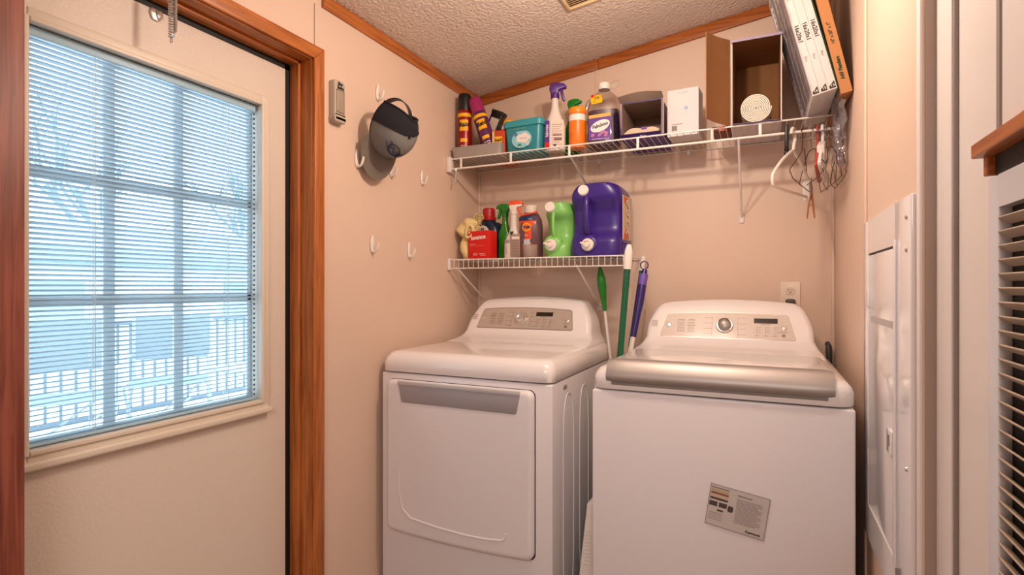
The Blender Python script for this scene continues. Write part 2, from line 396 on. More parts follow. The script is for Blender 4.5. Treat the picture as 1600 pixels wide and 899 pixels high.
for yy in (-6, -2, 2, 6): G().box(2.0, 2.04, yy-.5, yy+.5, .9, 1.9).build('window', mat('house_window', '#a8b8c6', .3), shed, smooth=False)
bark = mat('grey_bark', '#9aa6ae', .9)
def bare_tree(loc, h, seed, label):
    rnd = random.Random(seed); g = G()
    def br(p, d, l, r, dep):
        q = p + d*l; m_ = p + d*l*.5 + Vector((rnd.uniform(-1, 1), rnd.uniform(-1, 1), 0))*l*.06
        g.tube([p, m_, q], [r, r*.85, r*.65], 5)
        if dep:
            for k in range(3 if dep > 1 else 4):
                v = (d + Vector((rnd.uniform(-1, 1), rnd.uniform(-1, 1), rnd.uniform(-.2, .6)))*.75).normalized()
                br(p + d*l*rnd.uniform(.55, 1), v, l*rnd.uniform(.55, .8), r*.55, dep-1)
    br(Vector((0, 0, 0)), Vector((0, 0, 1)), h*.36, h*.02, 4)
    o = g.build('bare_tree', bark); o.location = loc
    return tag(o, label, 'tree', 'bare trees beyond the yard')
bare_tree((-17, 4.5, -.6), 8, 1, 'leafless tree standing leftmost behind the upper window panes')
bare_tree((-18, 9.4, -.6), 9, 2, 'leafless tree standing between the other two, beyond the middle panes')
bare_tree((-17.5, 14.0, -.6), 8, 3, 'leafless tree standing farthest right beyond the upper panes')

# ------------------------------------------------------------ dryer and washer
def console_parts(root, xc, y0, z0, zt, w0, w1, yback, body, panel, pw, m_panel, tilt=30):
    """slanted control console: flared foot, flat face tilted back, crowned top"""
    tn = math.tan(R(tilt)); zf0, zf1 = z0+.040, zt-.022       # flat face between these heights
    yf = lambda z: y0 + (z-zf0)*tn
    secs = []
    prof = [(z0-.055, y0-.10, w0+.004), (z0-.010, y0-.165, w0+.002), (z0+.001, y0-.13, w0-.001), (z0+.006, y0-.085, w0-.004), (z0+.012, y0-.045, w0-.009), (z0+.022, y0-.018, w0-.014), (zf0, y0, w0-.022)]
    for k in range(1, 8):
        z = zf0 + (zf1-zf0)*k/7; t = k/7
        prof.append((z, yf(z), (w0-.022)*(1-t) + w1*t - .010*math.sin(PI*t)*-1))
    prof += [(zt-.010, yf(zf1)+.010, w1-.010), (zt-.003, yf(zf1)+.022, w1-.022), (zt, yf(zf1)+.036, w1-.036)]
    for z, yfr, hw in prof:
        L = []; rr = .022; hy = (yback-yfr)/2
        for p in rr_loop(z, xc, (yback+yfr)/2, hw, hy, min(rr, hy*.8), 7):
            L.append(p)
        # add vertices along the front and back edge for the crown
        out = []
        n = len(L)
        for i in range(n):
            out.append(L[i]); q = L[(i+1) % n]
            if abs(L[i].x-q.x) > .1:
                for k in range(1, 16): out.append(L[i].lerp(q, k/16))
        secs.append(out)
    def crown(v):
        t = max(0, min(1, (v.z-zf0)/(zt-zf0))); u = (v.x-xc)/w1
        s = .020*t*t*(1-min(1, u*u))
        return v + Vector((0, s*.5, s*.866))
    g = G(); g.loft(secs); g.map(crown); g.build('control_console', body, root, angle=40)
    F = T(xc, yf((zf0+zf1)/2), (zf0+zf1)/2) @ RX(-tilt) if False else T(xc, yf((zf0+zf1)/2), (zf0+zf1)/2) @ Matrix.Rotation(-R(tilt), 4, 'X')
    return F
def trapez(hw0, hw1, h, crown, r=.010, n=24):
    """rounded trapezoid outline, bottom half-width hw0, top half-width hw1, with a bowed top"""
    pts = []
    c = [(-hw0, -h/2), (hw0, -h/2), (hw1, h/2), (-hw1, h/2)]
    for i in range(4):
        p0, p1, p2 = Vector(c[i-1]), Vector(c[i]), Vector(c[(i+1) % 4])
        a = (p0-p1).normalized()*r; b = (p2-p1).normalized()*r
        for k in range(6):
            t = k/5; pts.append((p1+a)*(1-t)**2 + p1*2*t*(1-t) + (p1+b)*t*t)
        if i == 2:
            for k in range(1, n): pts.append((p1+b).lerp(p2-(p2-p1).normalized()*r, k/n))
    out = []
    for p in pts:
        z = p.y + crown*max(0, (p.y/h+.5))*(1-(p.x/max(hw0, .001))**2)
        out.append((p.x, z))
    return out
def control_face(root, F, hw0, hw1, h, m_panel, knobx, dome, dispx, mark):
    g = G(); g.prism(trapez(hw0+.003, hw1+.003, h+.006, .012), -.0012, .004, M=F); g.build('panel_rim', silver, root)
    g = G(); g.prism(trapez(hw0, hw1, h, .012), -.0022, .002, M=F); pn = g.build('control_panel', m_panel, root)
    Pn = lambda x, z, y=-.0022: F @ T(x, y, z)
    # dial
    K = Pn(knobx, .004) @ RX(90)
    g = G(); g.lathe([(0, 0), (.031, 0), (.031, .004), (.028, .007), (.0, .007)], 40); g.xf(K).build('dial_ring', chrome, root)
    g = G()
    if dome: g.lathe([(.024, .006), (.024, .017), (.021, .024), (.012, .029), (0, .030)], 40)
    else: g.lathe([(.025, .006), (.023, .018), (.019, .023), (.015, .023), (.013, .017), (.009, .015), (.006, .018), (0, .018)], 40)
    g.xf(K).build('dial_knob', silver if dome else chrome, root)
    # display
    g = G(); g.prism(rr_pts(.040, .010, .001, 2), -.0007, 0, M=Pn(dispx, .027)); g.build('display', mat('display_glass', '#15100e', .12), root)
    # round push buttons at both ends
    for x, z in ((-hw1+.010, .002), (hw1-.014, -.002)):
        g = G(); g.lathe([(.0095, 0), (.0095, .0022), (.0075, .003), (.0065, .0015), (0, .0015)], 24, M=Pn(x, z) @ RX(90)); g.build('button', chrome, root)
    # printed programme words, rows of small marks and divider lines (all one print)
    g = G(); rnd = random.Random(3)
    for cx in (-hw1+.055, -hw1+.094):
        for k in range(5):
            z = .026 - k*.012; w = rnd.uniform(.010, .016)
            g.prism([(-w, -.0008), (w, -.0008), (w, .0008), (-w, .0008)], -.0004, 0, M=Pn(cx, z))
            for q in range(5): g.prism([(-.0012, -.0014), (.0012, -.0014), (.0012, .0014), (-.0012, .0014)], -.0004, 0, M=Pn(cx-.012+.006*q, z-.0045))
    for x in (knobx-.045, knobx+.047):
        g.prism([(-.0004, -.040), (.0004, -.040), (.0004, .038), (-.0004, .038)], -.0004, 0, M=Pn(x, 0))
        for k in range(4):
            z = .036-k*.023; s = -1 if x < knobx else 1
            g.prism([(0, -.0004), (.030*s, -.0004), (.030*s, .0004), (0, .0004)][::s], -.0004, 0, M=Pn(x, z))
            g.prism(rr_pts(.0014, .0014, .001, 2), -.0005, 0, M=Pn(x, z))
    for k in range(3):
        x = dispx-.030+.030*k
        g.prism([(-.0004, -.022), (.0004, -.022), (.0004, .008), (-.0004, .008)], -.0004, 0, M=Pn(x, -.006))
        for q in range(4):
            g.prism(rr_pts(.0013, .0013, .001, 2), -.0005, 0, M=Pn(x, -.000-q*.0075))
            g.prism([(.003, -.0005), (.014, -.0005), (.014, .0005), (.003, .0005)], -.0004, 0, M=Pn(x, -.000-q*.0075))
        g.prism([(-.008, -.0010), (.008, -.0010), (.008, .0010), (-.008, .0010)], -.0004, 0, M=Pn(x, -.034))
    g.prism([(-.016, -.0010), (.016, -.0010), (.016, .0010), (-.016, .0010)], -.0004, 0, M=Pn(dispx, .0125))
    g.prism([(-.016, -.0010), (.016, -.0010), (.016, .0010), (-.016, .0010)], -.0004, 0, M=Pn(hw1-.014, -.018))
    g.prism(rr_pts(.006, .006, .001, 2), -.0003, 0, M=Pn(hw1-.014, -.031))
    g.build('printed_markings', mark, root, smooth=False)
    g = G()
    for i in range(3):
        for j in range(3): g.prism(rr_pts(.0035, .0042, .0008, 2), -.0006, 0, M=F @ T(-hw0-.030+.008*i, -.0002, -.002+.0098*j))
    g.build('emblem', mat('emblem_grey', '#bdb0a8', .4), root)

# dryer ------------------------------------------------------
DX0, DX1, DY = -1.311, -.625, 1.645
dry = empty('clothes_dryer', ((DX0+DX1)/2, DY+.36, 0), 'white clothes dryer with a grey door handle strip, standing in the left corner', 'dryer')
dw = (DX1-DX0)/2
# local frame: x from centre, y from DY+.36, z from the floor
Y0 = -.36; YBk = .385
g = G(); g.box(-dw, dw, Y0, YBk, .02, .872, bev=.006); g.box(-dw+.03, dw-.03, Y0+.03, YBk-.03, 0.0, .02); g.build('cabinet', enamel2, dry)
def top_sections(hx, ya, yb, zb, rise, r, rf):
    out = []
    for z, ins in ((zb, .002), (zb+.002, 0), (zb+rise*.45, .0), (zb+rise*.70, rf*.16), (zb+rise*.88, rf*.45), (zb+rise*.97, rf*.80), (zb+rise, rf*1.25)):
        out.append(rr_loop(z, 0, (ya+yb)/2, hx-ins*.8, (yb-ya)/2-ins, r, 8))
    return out
g = G(); g.loft(top_sections(dw+.002, Y0-.004, YBk+.002, .877, .074, .035, .040))
g.build('top_cover', enamel, dry, angle=50)
F = console_parts(dry, 0, .195, .951, 1.130, .325, .262, YBk-.01, enamel, None, 0, None)
control_face(dry, F @ T(-.012, 0, -.004), .232, .214, .092, silverP, -.018, False, .092, mat('brown_grey_ink', '#6f625b', .5))
# door with rounded corners, handle recess and embossed outline
g = G(); g.prism(rr_pts(.297, .281, .022, 6), Y0-.002, Y0+.004, M=T(-.012, 0, .570)); g.build('door_gap', black, dry, smooth=False)
dd = empty('door', (0, 0, 0), None, None); del_ = dd; dd.parent = dry
def doorline(hw, zt_, zb_, r):
    p = rr_pts(hw, (zt_-zb_)/2, r, 6); c = (zt_+zb_)/2
    out = []
    for i, (x, z) in enumerate(p):
        z += c
        if z < c: z -= .016*(1-(x/hw)**2)
        out.append((x, z))
    return out
g = G(); loops = []
def densify(p):
    out = []
    for i in range(len(p)):
        a, b = p[i], p[(i+1) % len(p)]
        out.append(a)
        d = math.dist(a, b)
        if d > .05:
            for k in range(1, 12): out.append((a[0]+(b[0]-a[0])*k/12, a[1]+(b[1]-a[1])*k/12))
    return out
base = densify(rr_pts(.2945, .2775, .022, 6))
for y, s in ((Y0+.001, 0), (Y0-.014, 0), (Y0-.021, .003), (Y0-.025, .009), (Y0-.026, .016)):
    L = []
    for x, z in base:
        x2 = x*(1-s/.2945); z2 = z*(1-s/.2775)
        if z < 0: z2 -= .010*(1-(x/.2945)**2)
        L.append(Vector((x2-.012, y, z2+.572)))
    loops.append(L)
g.loft(loops); g.build('door_panel', enamel2, dd, angle=40)
# grey pull strip: hollow channel leaning back into the door
g = G(); g.prism([(-.248, .836), (.240, .836), (.228, .776), (.222, .771), (-.228, .771), (-.235, .776)], Y0-.0285, Y0-.020, bev=.002)
g.build('pull_strip', mat('pull_strip_grey', '#a4a1a6', .4, metal=.25), dd)
g = G(); g.prism([(-.250, .848), (.240, .848), (.240, .834), (-.250, .834)], Y0-.031, Y0-.020, bev=.003); g.build('pull_lip', mat('lip_grey', '#c4c2c4', .4, metal=.3), dd)
g = G()
rp_ = [(-1.215, .531), (-1.212, .43), (-1.198, .378), (-1.163, .350), (-1.06, .338), (-.936, .332), (-.86, .334), (-.80, .340), (-.782, .350), (-.776, .372)]
cx = (DX0+DX1)/2
pth = []
for i in range(len(rp_)-1):
    for k in range(4):
        t = k/4; pth.append((rp_[i][0]*(1-t)+rp_[i+1][0]*t-cx, Y0-.0245, rp_[i][1]*(1-t)+rp_[i+1][1]*t+.004))
rr = [.0022+.0024*min(1, i/14) for i in range(len(pth))]
g.tube(pth, rr, 8); g.build('embossed_outline', enamel2, dd)
# side panel: embossed ovals and a badge near the top
g = G()
for yc, hw_ in ((-.20, .055), (-.02, .055), (.17, .055)):
    g.tube([(dw+.0004, yc+hw_*math.copysign(abs(math.cos(a))**.8, math.cos(a)), .46+.36*math.copysign(abs(math.sin(a))**.35, math.sin(a))) for a in [2*PI*k/48 for k in range(48)]], .0022, 6, closed=True)
g.build('side_embossing', enamel2, dry)
text('badge', 'HE4', .021, greyink, dry, T(dw+.0006, -.235, .845) @ RZ(90), bold=.0005)

# washer -----------------------------------------------------
WX0, WX1, WY = -.478, .208, 1.60
ww = (WX1-WX0)/2; wcx = (WX0+WX1)/2
was = empty('washing_machine', (wcx, WY+.38, 0), 'white top loading washing machine with a wide silver lid handle, standing right of the dryer', 'washing machine')
Y0 = -.38; YBk = .38
g = G(); g.box(-ww, ww, Y0, YBk, .02, .880, bev=.006); g.box(-ww+.03, ww-.03, Y0+.03, YBk-.03, 0, .02); g.build('cabinet', enamel2, was)
g = G(); secs = []
for z, ins in ((.885, .002), (.887, 0), (.918, 0), (.932, .006), (.944, .020), (.951, .040), (.955, .065)):
    secs.append(rr_loop(z, 0, (Y0+YBk)/2, ww+.001-ins*.8, (YBk-Y0)/2+.003-ins*.55, .045, 8))
g.loft(secs); g.build('top_cover', enamel, was, angle=50)
# lid: flat plate with soft edges, framed by a slim raised rim
lid = empty('lid', (0, 0, 0), None, None); lid.parent = was
g = G(); secs = []
for z, ins in ((.945, 0), (.958, 0), (.964, .004), (.967, .012)): secs.append(rr_loop(z, 0, -.16, .300-ins, .190-ins, .02, 6))
g.loft(secs); g.build('lid_plate', enamel, lid, angle=50)
g = G(); secs = []
n = 25
cs = []
for k in range(n):                                   # handle cross-section in (y,z)
    a = 2*PI*k/n; c, s = math.cos(a), math.sin(a)
    cs.append((.040*math.copysign(abs(c)**.75, c), .0235*math.copysign(abs(s)**.8, s)))
for i in range(31):
    x = -.298 + .596*i/30; e = min(1, (min(i, 30-i)/1.5)); e = .90+.10*min(1, e)**.5
    L = []
    for y, z in cs:
        yy, zz = y*e, z*e
        ca, sa = math.cos(R(52)), math.sin(R(52))
        L.append(Vector((x, Y0+.020 + yy*ca - zz*sa, .938 + yy*sa + zz*ca)))
    secs.append(L)
g.loft(secs); g.build('lid_handle', mat('handle_silver', '#a39b97', .42, metal=.55), lid, angle=60)
g = G(); g.box(-.284, .284, Y0-.0035, Y0+.02, .897, .913, bev=.003); g.build('recess_shade_bar', mat('recess_shade_grey', '#8c8582', .4, metal=.3), lid)  # grey bar painting the shade of the recess below the handle
F = console_parts(was, -.0, .205, .955, 1.125, .318, .268, YBk-.01, enamel, None, 0, None)
control_face(was, F @ T(-.004, 0, -.010), .240, .215, .094, pearlP, 0, True, .142, greyink)
# leaflet taped on the front
st = empty('energy_leaflet', (-.069, WY-.0015, .578), 'small printed leaflet stuck at a tilt on the front of the washing machine', 'leaflet', rot=(0, R(8.6), 0))
patch('border', .152, .116, mat('leaflet_border', '#9a918f', .5), st, T(0, 0, 0), th=.0006)
patch('sheet', .147, .111, mat('leaflet_paper', '#c4bcb8', .5), st, T(0, -.0006, 0), th=.0003)
cols = ['#8d8480', '#b8a27c', '#8a5a4c', '#c8b08a', '#51403c']
for i, c in enumerate(cols): patch('picture', .046, .006 if i else .004, mat('leaflet_'+c[1:], c, .5), st, T(-.049, -.0009, .049-.0075*i), th=.0002)
for x in (-.062, -.037): patch('picture', .021, .013, mat('leaflet_dark', '#4c3f3e', .5), st, T(x, -.0009, .004), th=.0002)
patch('picture', .014, .017, mat('leaflet_dark', '#4c3f3e', .5), st, T(-.017, -.0009, .000), th=.0002, r=.004)
patch('picture', .016, .005, mat('leaflet_dark', '#4c3f3e', .5), st, T(-.042, -.0009, -.012), th=.0002)
g = G()
for k in range(16):
    w = .064 - (.010 if k % 4 == 3 else 0)
    g.box(-.004, -.004+w, -.0012, -.0010, .033-.0043*k, .0346-.0043*k)
for k in range(4): g.box(-.070, -.070+.036, -.0012, -.0010, -.022-.006*k, -.0205-.006*k)
g.build('printed_lines', greyink, st, smooth=False)
text('heading', 'PERFORMANCE', .0052, dkink, st, T(.014, -.0011, .043))
text('maker_mark', 'Kenmore', .0095, dkink, st, T(.046, -.0011, -.047), bold=.0003)

# ------------------------------------------------------------ things between and behind the machines
def rod(name, a, b, segs, label, cat, group=None, n=14):
    """a straight handle from a (foot) to b (top); segs = list of (t0, t1, r0, r1, material, part)"""
    A, B = Vector(a), Vector(b); root = empty(name, a, label, cat, group=group)
    for t0, t1, r0, r1, m, part in segs:
        g = G()
        rs = [r0, r1] if not isinstance(r0, list) else r0
        k = len(rs); p = [(A.lerp(B, t0+(t1-t0)*i/(k-1)))-A for i in range(k)]
        g.tube(p, rs, n); g.build(part, m, root)
    return root
greenD = mat('deep_green_metal', '#065a38', .35); greenB = mat('bright_green_plastic', '#0f7a1c', .3); purpD = mat('deep_purple_plastic', '#2c1764', .3); purpL = mat('violet_plastic', '#6d52a6', .35)
rdm = rod('broom', (-.560, 1.98, .02), (-.462, 2.03, 1.352), [(0, .935, .0125, .0125, greenD, 'handle'), (.93, 1.0, [.0150, .0165, .0165, .0150, .008], 0, whiteP, 'hand_grip'), (.02, .03, .014, .014, whiteP, 'collar')],
    'dark green broom with a long white grip, leaning between dryer and washer', 'broom')
G().prism([(-.03, .0), (.03, .0), (.025, .10), (-.025, .10)], -.02, .02, bev=.006, M=RZ(80)).build('bristle_head', mat('broom_bristle', '#3f7a5c', .9), rdm)
text_p = patch('sticker', .016, .024, mat('sticker_pink', '#e0b8a8', .5), rdm, T(.0595, .022, .836) @ RY(4), r=.007, wrap=.0131) if False else None
g = G(); g.prism(rr_pts(.008, .012, .0078, 5), -.0135, -.0120, M=T(.0655, .0330, .895) @ RY(4)); g.build('sticker', mat('sticker_pink', '#e3c3b4', .5), rdm)
d2 = rod('duster', (-.512, 2.33, .02), (-.650, 2.29, 1.285), [(0, .865, .0052, .0060, whiteP, 'shaft'), (.845, 1.0, [.009, .010, .0135, .017, .0195, .019, .012, .004], 0, greenB, 'hand_grip')],
    'thin white duster pole with a bright green bulged grip, standing behind the dryer corner', 'duster')
G().lathe([(0, 0), (.018, .02), (.022, .07), (.018, .14), (.007, .18)], 20).build('duster_head', mat('duster_fluff', '#d6d2c8', .95, bump=1, bscale=60), d2)
m1 = rod('mop', (-.677, 2.415, .02), (-.484, 2.410, 1.330), [(.35, .70, .0085, .0085, whiteP, 'lower_shaft'), (0, .36, .0085, .0085, greenD, 'foot_shaft'), (.69, .955, .0105, .0105, greenD, 'handle'), (.95, 1.0, [.0125, .013, .013, .010], 0, whiteP, 'hand_grip')],
    'dark green mop handle with a white tip, half hidden behind the purple handle', 'mop')
G().prism([(-.05, 0), (.05, 0), (.04, .05), (-.04, .05)], -.014, .014, bev=.006).build('mop_head', mat('mop_yarn', '#c9c3b6', .95), m1)
m2 = rod('scrub_brush', (-.598, 1.93, .02), (-.452, 2.27, 1.262), [(0, .80, .0095, .0105, whiteP, 'shaft'), (.78, 1.0, [.0120, .0135, .0150, .0185, .0185, .017, .011], 0, purpD, 'hand_grip')],
    'long white pole with a purple grip and hanging ring, leaning left of the washer console', 'scrub brush')
g = G(); g.tube([(.1455+.0155*math.cos(a), .334, 1.262+.0165*math.sin(a)) for a in [2*PI*k/24 for k in range(24)]], .0026, 8, closed=True); g.build('hanging_ring', mat('ring_purple', '#4a3566', .4), m2)
G().lathe([(0, 0), (.018, 0), (.020, .03), (.014, .05), (.010, .07)], 20).build('brush_head', purpL, m2)
g = G(); g.cyl((.1385, .3225, 1.18), (.1435, .334, 1.225), .0178); g.build('grip_collar', purpL, m2)
dp = empty('dustpan', (-.553, 1.80, 0), 'white long dustpan standing on end in the gap between dryer and washer', 'dustpan')
g = G(); g.prism([(-.03, 0), (.05, 0), (.068, .30), (.060, .47), (.048, .49), (.025, .48)], -.10, .04, bev=.012); g.build('pan', whiteP, dp)
g = G()
for k in range(10): g.tube([(.0215+.004*k*0 +.0, -.102, .40-.012*k), (.063, -.102, .40-.012*k)], .0015, 6)
g.build('ridges', whiteP, dp)
hose = G(); hose.tube([(.222, 2.41, .2), (.222, 2.40, .80), (.222, 2.37, .90), (.222, 2.40, .965), (.222, 2.435, .97)], .010, 10)
tag(hose.build('drain_hose', mat('dark_hose', '#2b2522', .5)), 'dark drain hose rising behind the right rear corner of the washing machine', 'hose')
# wall outlet with a dark plug
ol = empty('power_outlet', (.093, YB, 1.155), 'cream double power outlet on the back wall behind the washing machine', 'power outlet')
g = G(); g.prism(rr_pts(.036, .058, .004, 3), -.006, 0, bev=.002); g.build('cover_plate', mat('outlet_plate', '#e4d3c2', .35), ol)
for z in (.021, -.024):
    g = G(); g.prism(rr_pts(.0165, .0145, .009, 4), -.0085, -.004, M=T(0, 0, z)); rc = g.build('receptacle', mat('outlet_face', '#dac8b6', .3), ol)
    g = G(); g.box(-.0068, -.0052, -.0090, -.0083, z, z+.008); g.box(.0052, .0068, -.0090, -.0083, z, z+.008); g.lathe([(0, 0), (.0026, 0), (.0026, .0006), (0, .0006)], 12, M=T(0, -.0084, z-.006) @ RX(90)); g.build('slots', dkink, rc, smooth=False)
pl = empty('power_plug', (.093, YB-.009, 1.131), 'dark grey plug in the lower socket of the power outlet', 'plug')
g = G(); g.prism(rr_pts(.0175, .013, .008, 4), -.030, 0, bev=.004); g.build('plug_body', mat('plug_grey', '#4c443e', .5), pl)
g = G(); g.tube([(0, -.022, -.008), (.004, -.03, -.03), (.01, -.012, -.10), (.02, -.008, -.4)], .004, 8); g.build('cord', mat('plug_grey', '#4c443e', .5), pl)
# dark utility pipework behind the dryer is out of sight; breaker panel on the right wall
bp = empty('breaker_panel', (XR, 1.44, .96), 'tall white metal breaker panel cover on the right wall beside the washing machine', 'breaker panel')
pw = mat('glossy_white_metal', '#e9e6e9', .13, coat=.3)
def yz(g_pts, x0, x1, g, **k): g.prism(g_pts, x0, x1, plane='yz', **k)
g = G(); a0, a1, b0, b1 = 1.185-1.44, 1.690-1.44, .555-.96, 1.360-.96
o0, o1, q0, q1 = 1.312-1.44, 1.628-1.44, .640-.96, 1.275-.96
g.box(-.010, 0, a0, o0, b0, b1, bev=.003); g.box(-.010, 0, o1, a1, b0, b1, bev=.003); g.box(-.010, 0, o0, o1, q1, b1); g.box(-.010, 0, o0, o1, b0, q0)
g.box(-.014, -.009, o0-.012, o0-.002, q0-.01, q1+.01, bev=.002)
g.build('cover_frame', pw, bp)
G().box(-.008, 0, o0+.003, o1-.003, q0+.004, q1-.004, bev=.002).build('access_door', pw, bp)
g = G(); g.box(-.0015, 0, o0, o1, q0, q1); g.build('gap_shadow_plate', dkink, bp, smooth=False)
g = G()
for z in (.20, -.20): g.box(-.011, 0, o1-.004, o1+.010, z-.02, z+.02, bev=.001)
g.build('hinge', pw, bp)
g = G(); g.box(-.014, -.007, o0+.012, o0+.060, -.115, -.065, bev=.002); g.build('latch_plate', pw, bp)
G().box(-.0155, -.013, o0+.030, o0+.040, -.098, -.075).build('latch', greyink, bp, smooth=False)
g = G(); g.box(-.0085, -.0078, o0+.03, o1-.03, .145, .160); g.build('stamped_label', mat('label_grey', '#b6b0b2', .4), bp, smooth=False)
for z in (.36, .30, -.105):
    G().lathe([(0, 0), (.005, 0), (.004, .003), (0, .0035)], 12, M=T(-.010, 1.21-1.44, z) @ RY(-90)).build('screw', chrome, bp)
# louvred furnace door
fd = empty('furnace_door', (.274, .62, 0), 'white metal furnace door with tan horizontal louvres at the right edge of the picture', 'furnace door')
fw = mat('furnace_white', '#cfd0d6', .35)
g = G(); x0, x1 = -.016, -.001; ya_, yb_ = -.30, .262; yl0, yl1 = -.26, .228
g.box(x0, x1, ya_, yl0, .12, 1.328, bev=.002); g.box(x0, x1, yl1, yb_, .12, 1.328, bev=.002); g.box(x0, x1, yl0, yl1, 1.288, 1.328); g.box(x0, x1, yl0, yl1, .12, .18)
g.build('door_frame', fw, fd)
G().box(-.003, -.0005, yl0, yl1, .18, 1.288).build('louvre_shade_backing', black, fd, smooth=False)  # black sheet standing in for the shadow between the louvres
lv = mat('louvre_tan', '#b3a08c', .6, var=.10, vscale=30); k = 0; z = .188
g = G()
while z < 1.283:
    g.box(-.0075, .0075, yl0, yl1, -.0012, .0012, bev=.0006, seg=1, M=T(-.0105, 0, z) @ RY(34)); z += .0172
g.build('louvres', lv, fd, smooth=False)
g = G(); g.box(.242, .2735, .40, .888, 1.356, 1.374, bev=.002); g.box(.252, .2735, .40, .886, 1.334, 1.358, bev=.002) if False else g.box(.254, .2735, .872, .886, 1.332, 1.358, bev=.002)
g.build('tmp', woodY)
hd = bpy.data.objects['tmp']; hd.name = 'furnace_header'; tag(hd, 'rough wooden header board over the louvred furnace door', 'wooden board')
g = G(); g.box(.262, .2735, .40, .871, 1.331, 1.355); struct(g.build('header_shade_strip', black, smooth=False))  # black strip painting the shadow under the wooden header
# ceiling vent
cv = empty('ceiling_vent', (-.615, 1.86, CZ(-.615)), 'beige slatted vent grille set in the textured ceiling', 'vent', rot=(0, -math.atan(.134), 0))
vm = mat('vent_beige', '#d9b98e', .5)
g = G(); g.box(-.068, .068, -.115, -.100, -.010, 0, bev=.003); g.box(-.068, .068, .092, .107, -.010, 0, bev=.003); g.box(-.068, -.055, -.115, .107, -.010, 0, bev=.003); g.box(.055, .068, -.115, .107, -.010, 0, bev=.003)
g.build('grille_frame', vm, cv)
G().box(-.055, .055, -.10, .092, -.001, 0).build('duct', mat('vent_dark', '#5c3c22', .8), cv, smooth=False)
g = G()
for k in range(15): g.box(-.055, .055, -.004, .004, -.0006, .0006, M=T(0, -.093+.0128*k, -.0055) @ RX(35))
g.build('slats', vm, cv, smooth=False)
# ceiling lamp that lights the room: base and two bulbs
lp = empty('ceiling_lamp', (LAMP[0], LAMP[1], CZ(LAMP[0])), 'two bulb ceiling lamp over the washing machine', 'ceiling lamp', rot=(0, 0, 0))
g = G(); g.lathe([(0, .005), (.13, .005), (.13, -.012), (.12, -.022), (0, -.024)], 32); g.build('base', whiteP, lp)
g = G()
g.cyl((0, 0, -.02), (0, 0, -.15), .010); g.cyl((-.045, 0, -.15), (.045, 0, -.15), .014)
g.build('stem', whiteP, lp)
for s in (-1, 1): G().cyl((.045*s, 0, -.155), (.060*s, 0, -.195), .015).build('socket', whiteP, lp)

# ------------------------------------------------------------ wire shelves
US_Z = 1.783; US_Y0 = 2.148; RODZ = 1.737
us = empty('wire_closet_shelf', (XL, YB, US_Z), 'long white wire shelf with hanging rail across the back wall, nearer the ceiling', 'shelf')
def U(x, y, z): return (x-XL, y-YB, z-US_Z)
g = G(); x = XL+.012
g.cyl(U(XL+.002, US_Y0, US_Z), U(XR-.002, US_Y0, US_Z), .0032, 10); g.build('front_wire', wire, us)
g = G(); g.cyl(U(XL+.002, US_Y0, RODZ), U(XR-.002, US_Y0, RODZ), .0046, 12); g.build('hanging_rail', wire, us)
g = G(); g.cyl(U(XL+.002, YB-.006, US_Z-.002), U(XR-.002, YB-.006, US_Z-.002), .0028, 8); g.cyl(U(XL+.002, 2.30, US_Z-.004), U(XR-.002, 2.30, US_Z-.004), .0024, 8); g.build('rear_wire', wire, us)
g = G(); x = XL+.010
while x < XR-.004:
    g.cyl(U(x, US_Y0-.002, US_Z), U(x, YB-.004, US_Z), .0013, 6); x += .0254
g.build('cross_wires', wire, us)
for x in (-1.262, -1.010, -.740, -.455, -.178+.0, -.015):
    g = G(); g.box(x-.005, x+.005, US_Y0-.003, US_Y0+.003, RODZ, US_Z, bev=.0015); g.xf(T(-XL, -YB, -US_Z)); g.build('rail_link', wire, us)
for x, zb in ((-.735, 1.635), (-.087, 1.483)):
    g = G(); g.cyl(U(x, US_Y0, RODZ), U(x, YB-.006, zb), .0046, 10); g.box(*[c for c in (x-.009-XL, x+.009-XL)], -.006, 0, zb-.024-US_Z, zb+.010-US_Z, bev=.002); g.build('support_brace', wire, us)
g = G(); g.box(.0005, .022, US_Y0-.014-YB, US_Y0+.020-YB, -.060, .010, bev=.004); g.build('end_bracket', wire, us)
for x in (-.695, -.30, .10):
    g = G(); g.box(x-.008-XL, x+.008-XL, -.010, 0, -.020, .004, bev=.002); g.build('wall_clip', wire, us)
LS_Z = 1.318; LS_Y0 = 2.150; LX1 = -.512
ls = empty('wire_linen_shelf', (XL, YB, LS_Z), 'short white wire shelf on the back wall above the dryer', 'shelf')
def Lw(x, y, z): return (x-XL, y-YB, z-LS_Z)
g = G(); g.cyl(Lw(XL+.002, LS_Y0, LS_Z), Lw(LX1, LS_Y0, LS_Z), .0028, 8); g.build('front_wire', wire, ls)
g = G(); g.cyl(Lw(XL+.002, LS_Y0, LS_Z-.040), Lw(LX1, LS_Y0, LS_Z-.040), .0028, 8); g.build('lip_wire', wire, ls)
g = G()
for y in (YB-.006, 2.30): g.cyl(Lw(XL+.002, y, LS_Z-.003), Lw(LX1, y, LS_Z-.003), .0026, 8)
g.build('rear_wire', wire, ls)
g = G(); x = XL+.010
while x <= LX1+.001:
    g.tube([Lw(x, YB-.004, LS_Z), Lw(x, LS_Y0, LS_Z+.0005), Lw(x, LS_Y0-.002, LS_Z-.002), Lw(x, LS_Y0-.002, LS_Z-.040)], .0014, 6); x += .0254
g.cyl(Lw(LX1, YB-.004, LS_Z), Lw(LX1, LS_Y0, LS_Z), .0026, 8)
g.build('cross_wires', wire, ls)
for x in (-1.285, -.708):
    g = G(); g.cyl(Lw(x, LS_Y0, LS_Z-.038), Lw(x+.012, YB-.005, 1.105), .0042, 10); g.box(x+.003-XL, x+.021-XL, -.005, 0, 1.08-LS_Z, 1.115-LS_Z, bev=.002); g.build('support_brace', wire, ls)
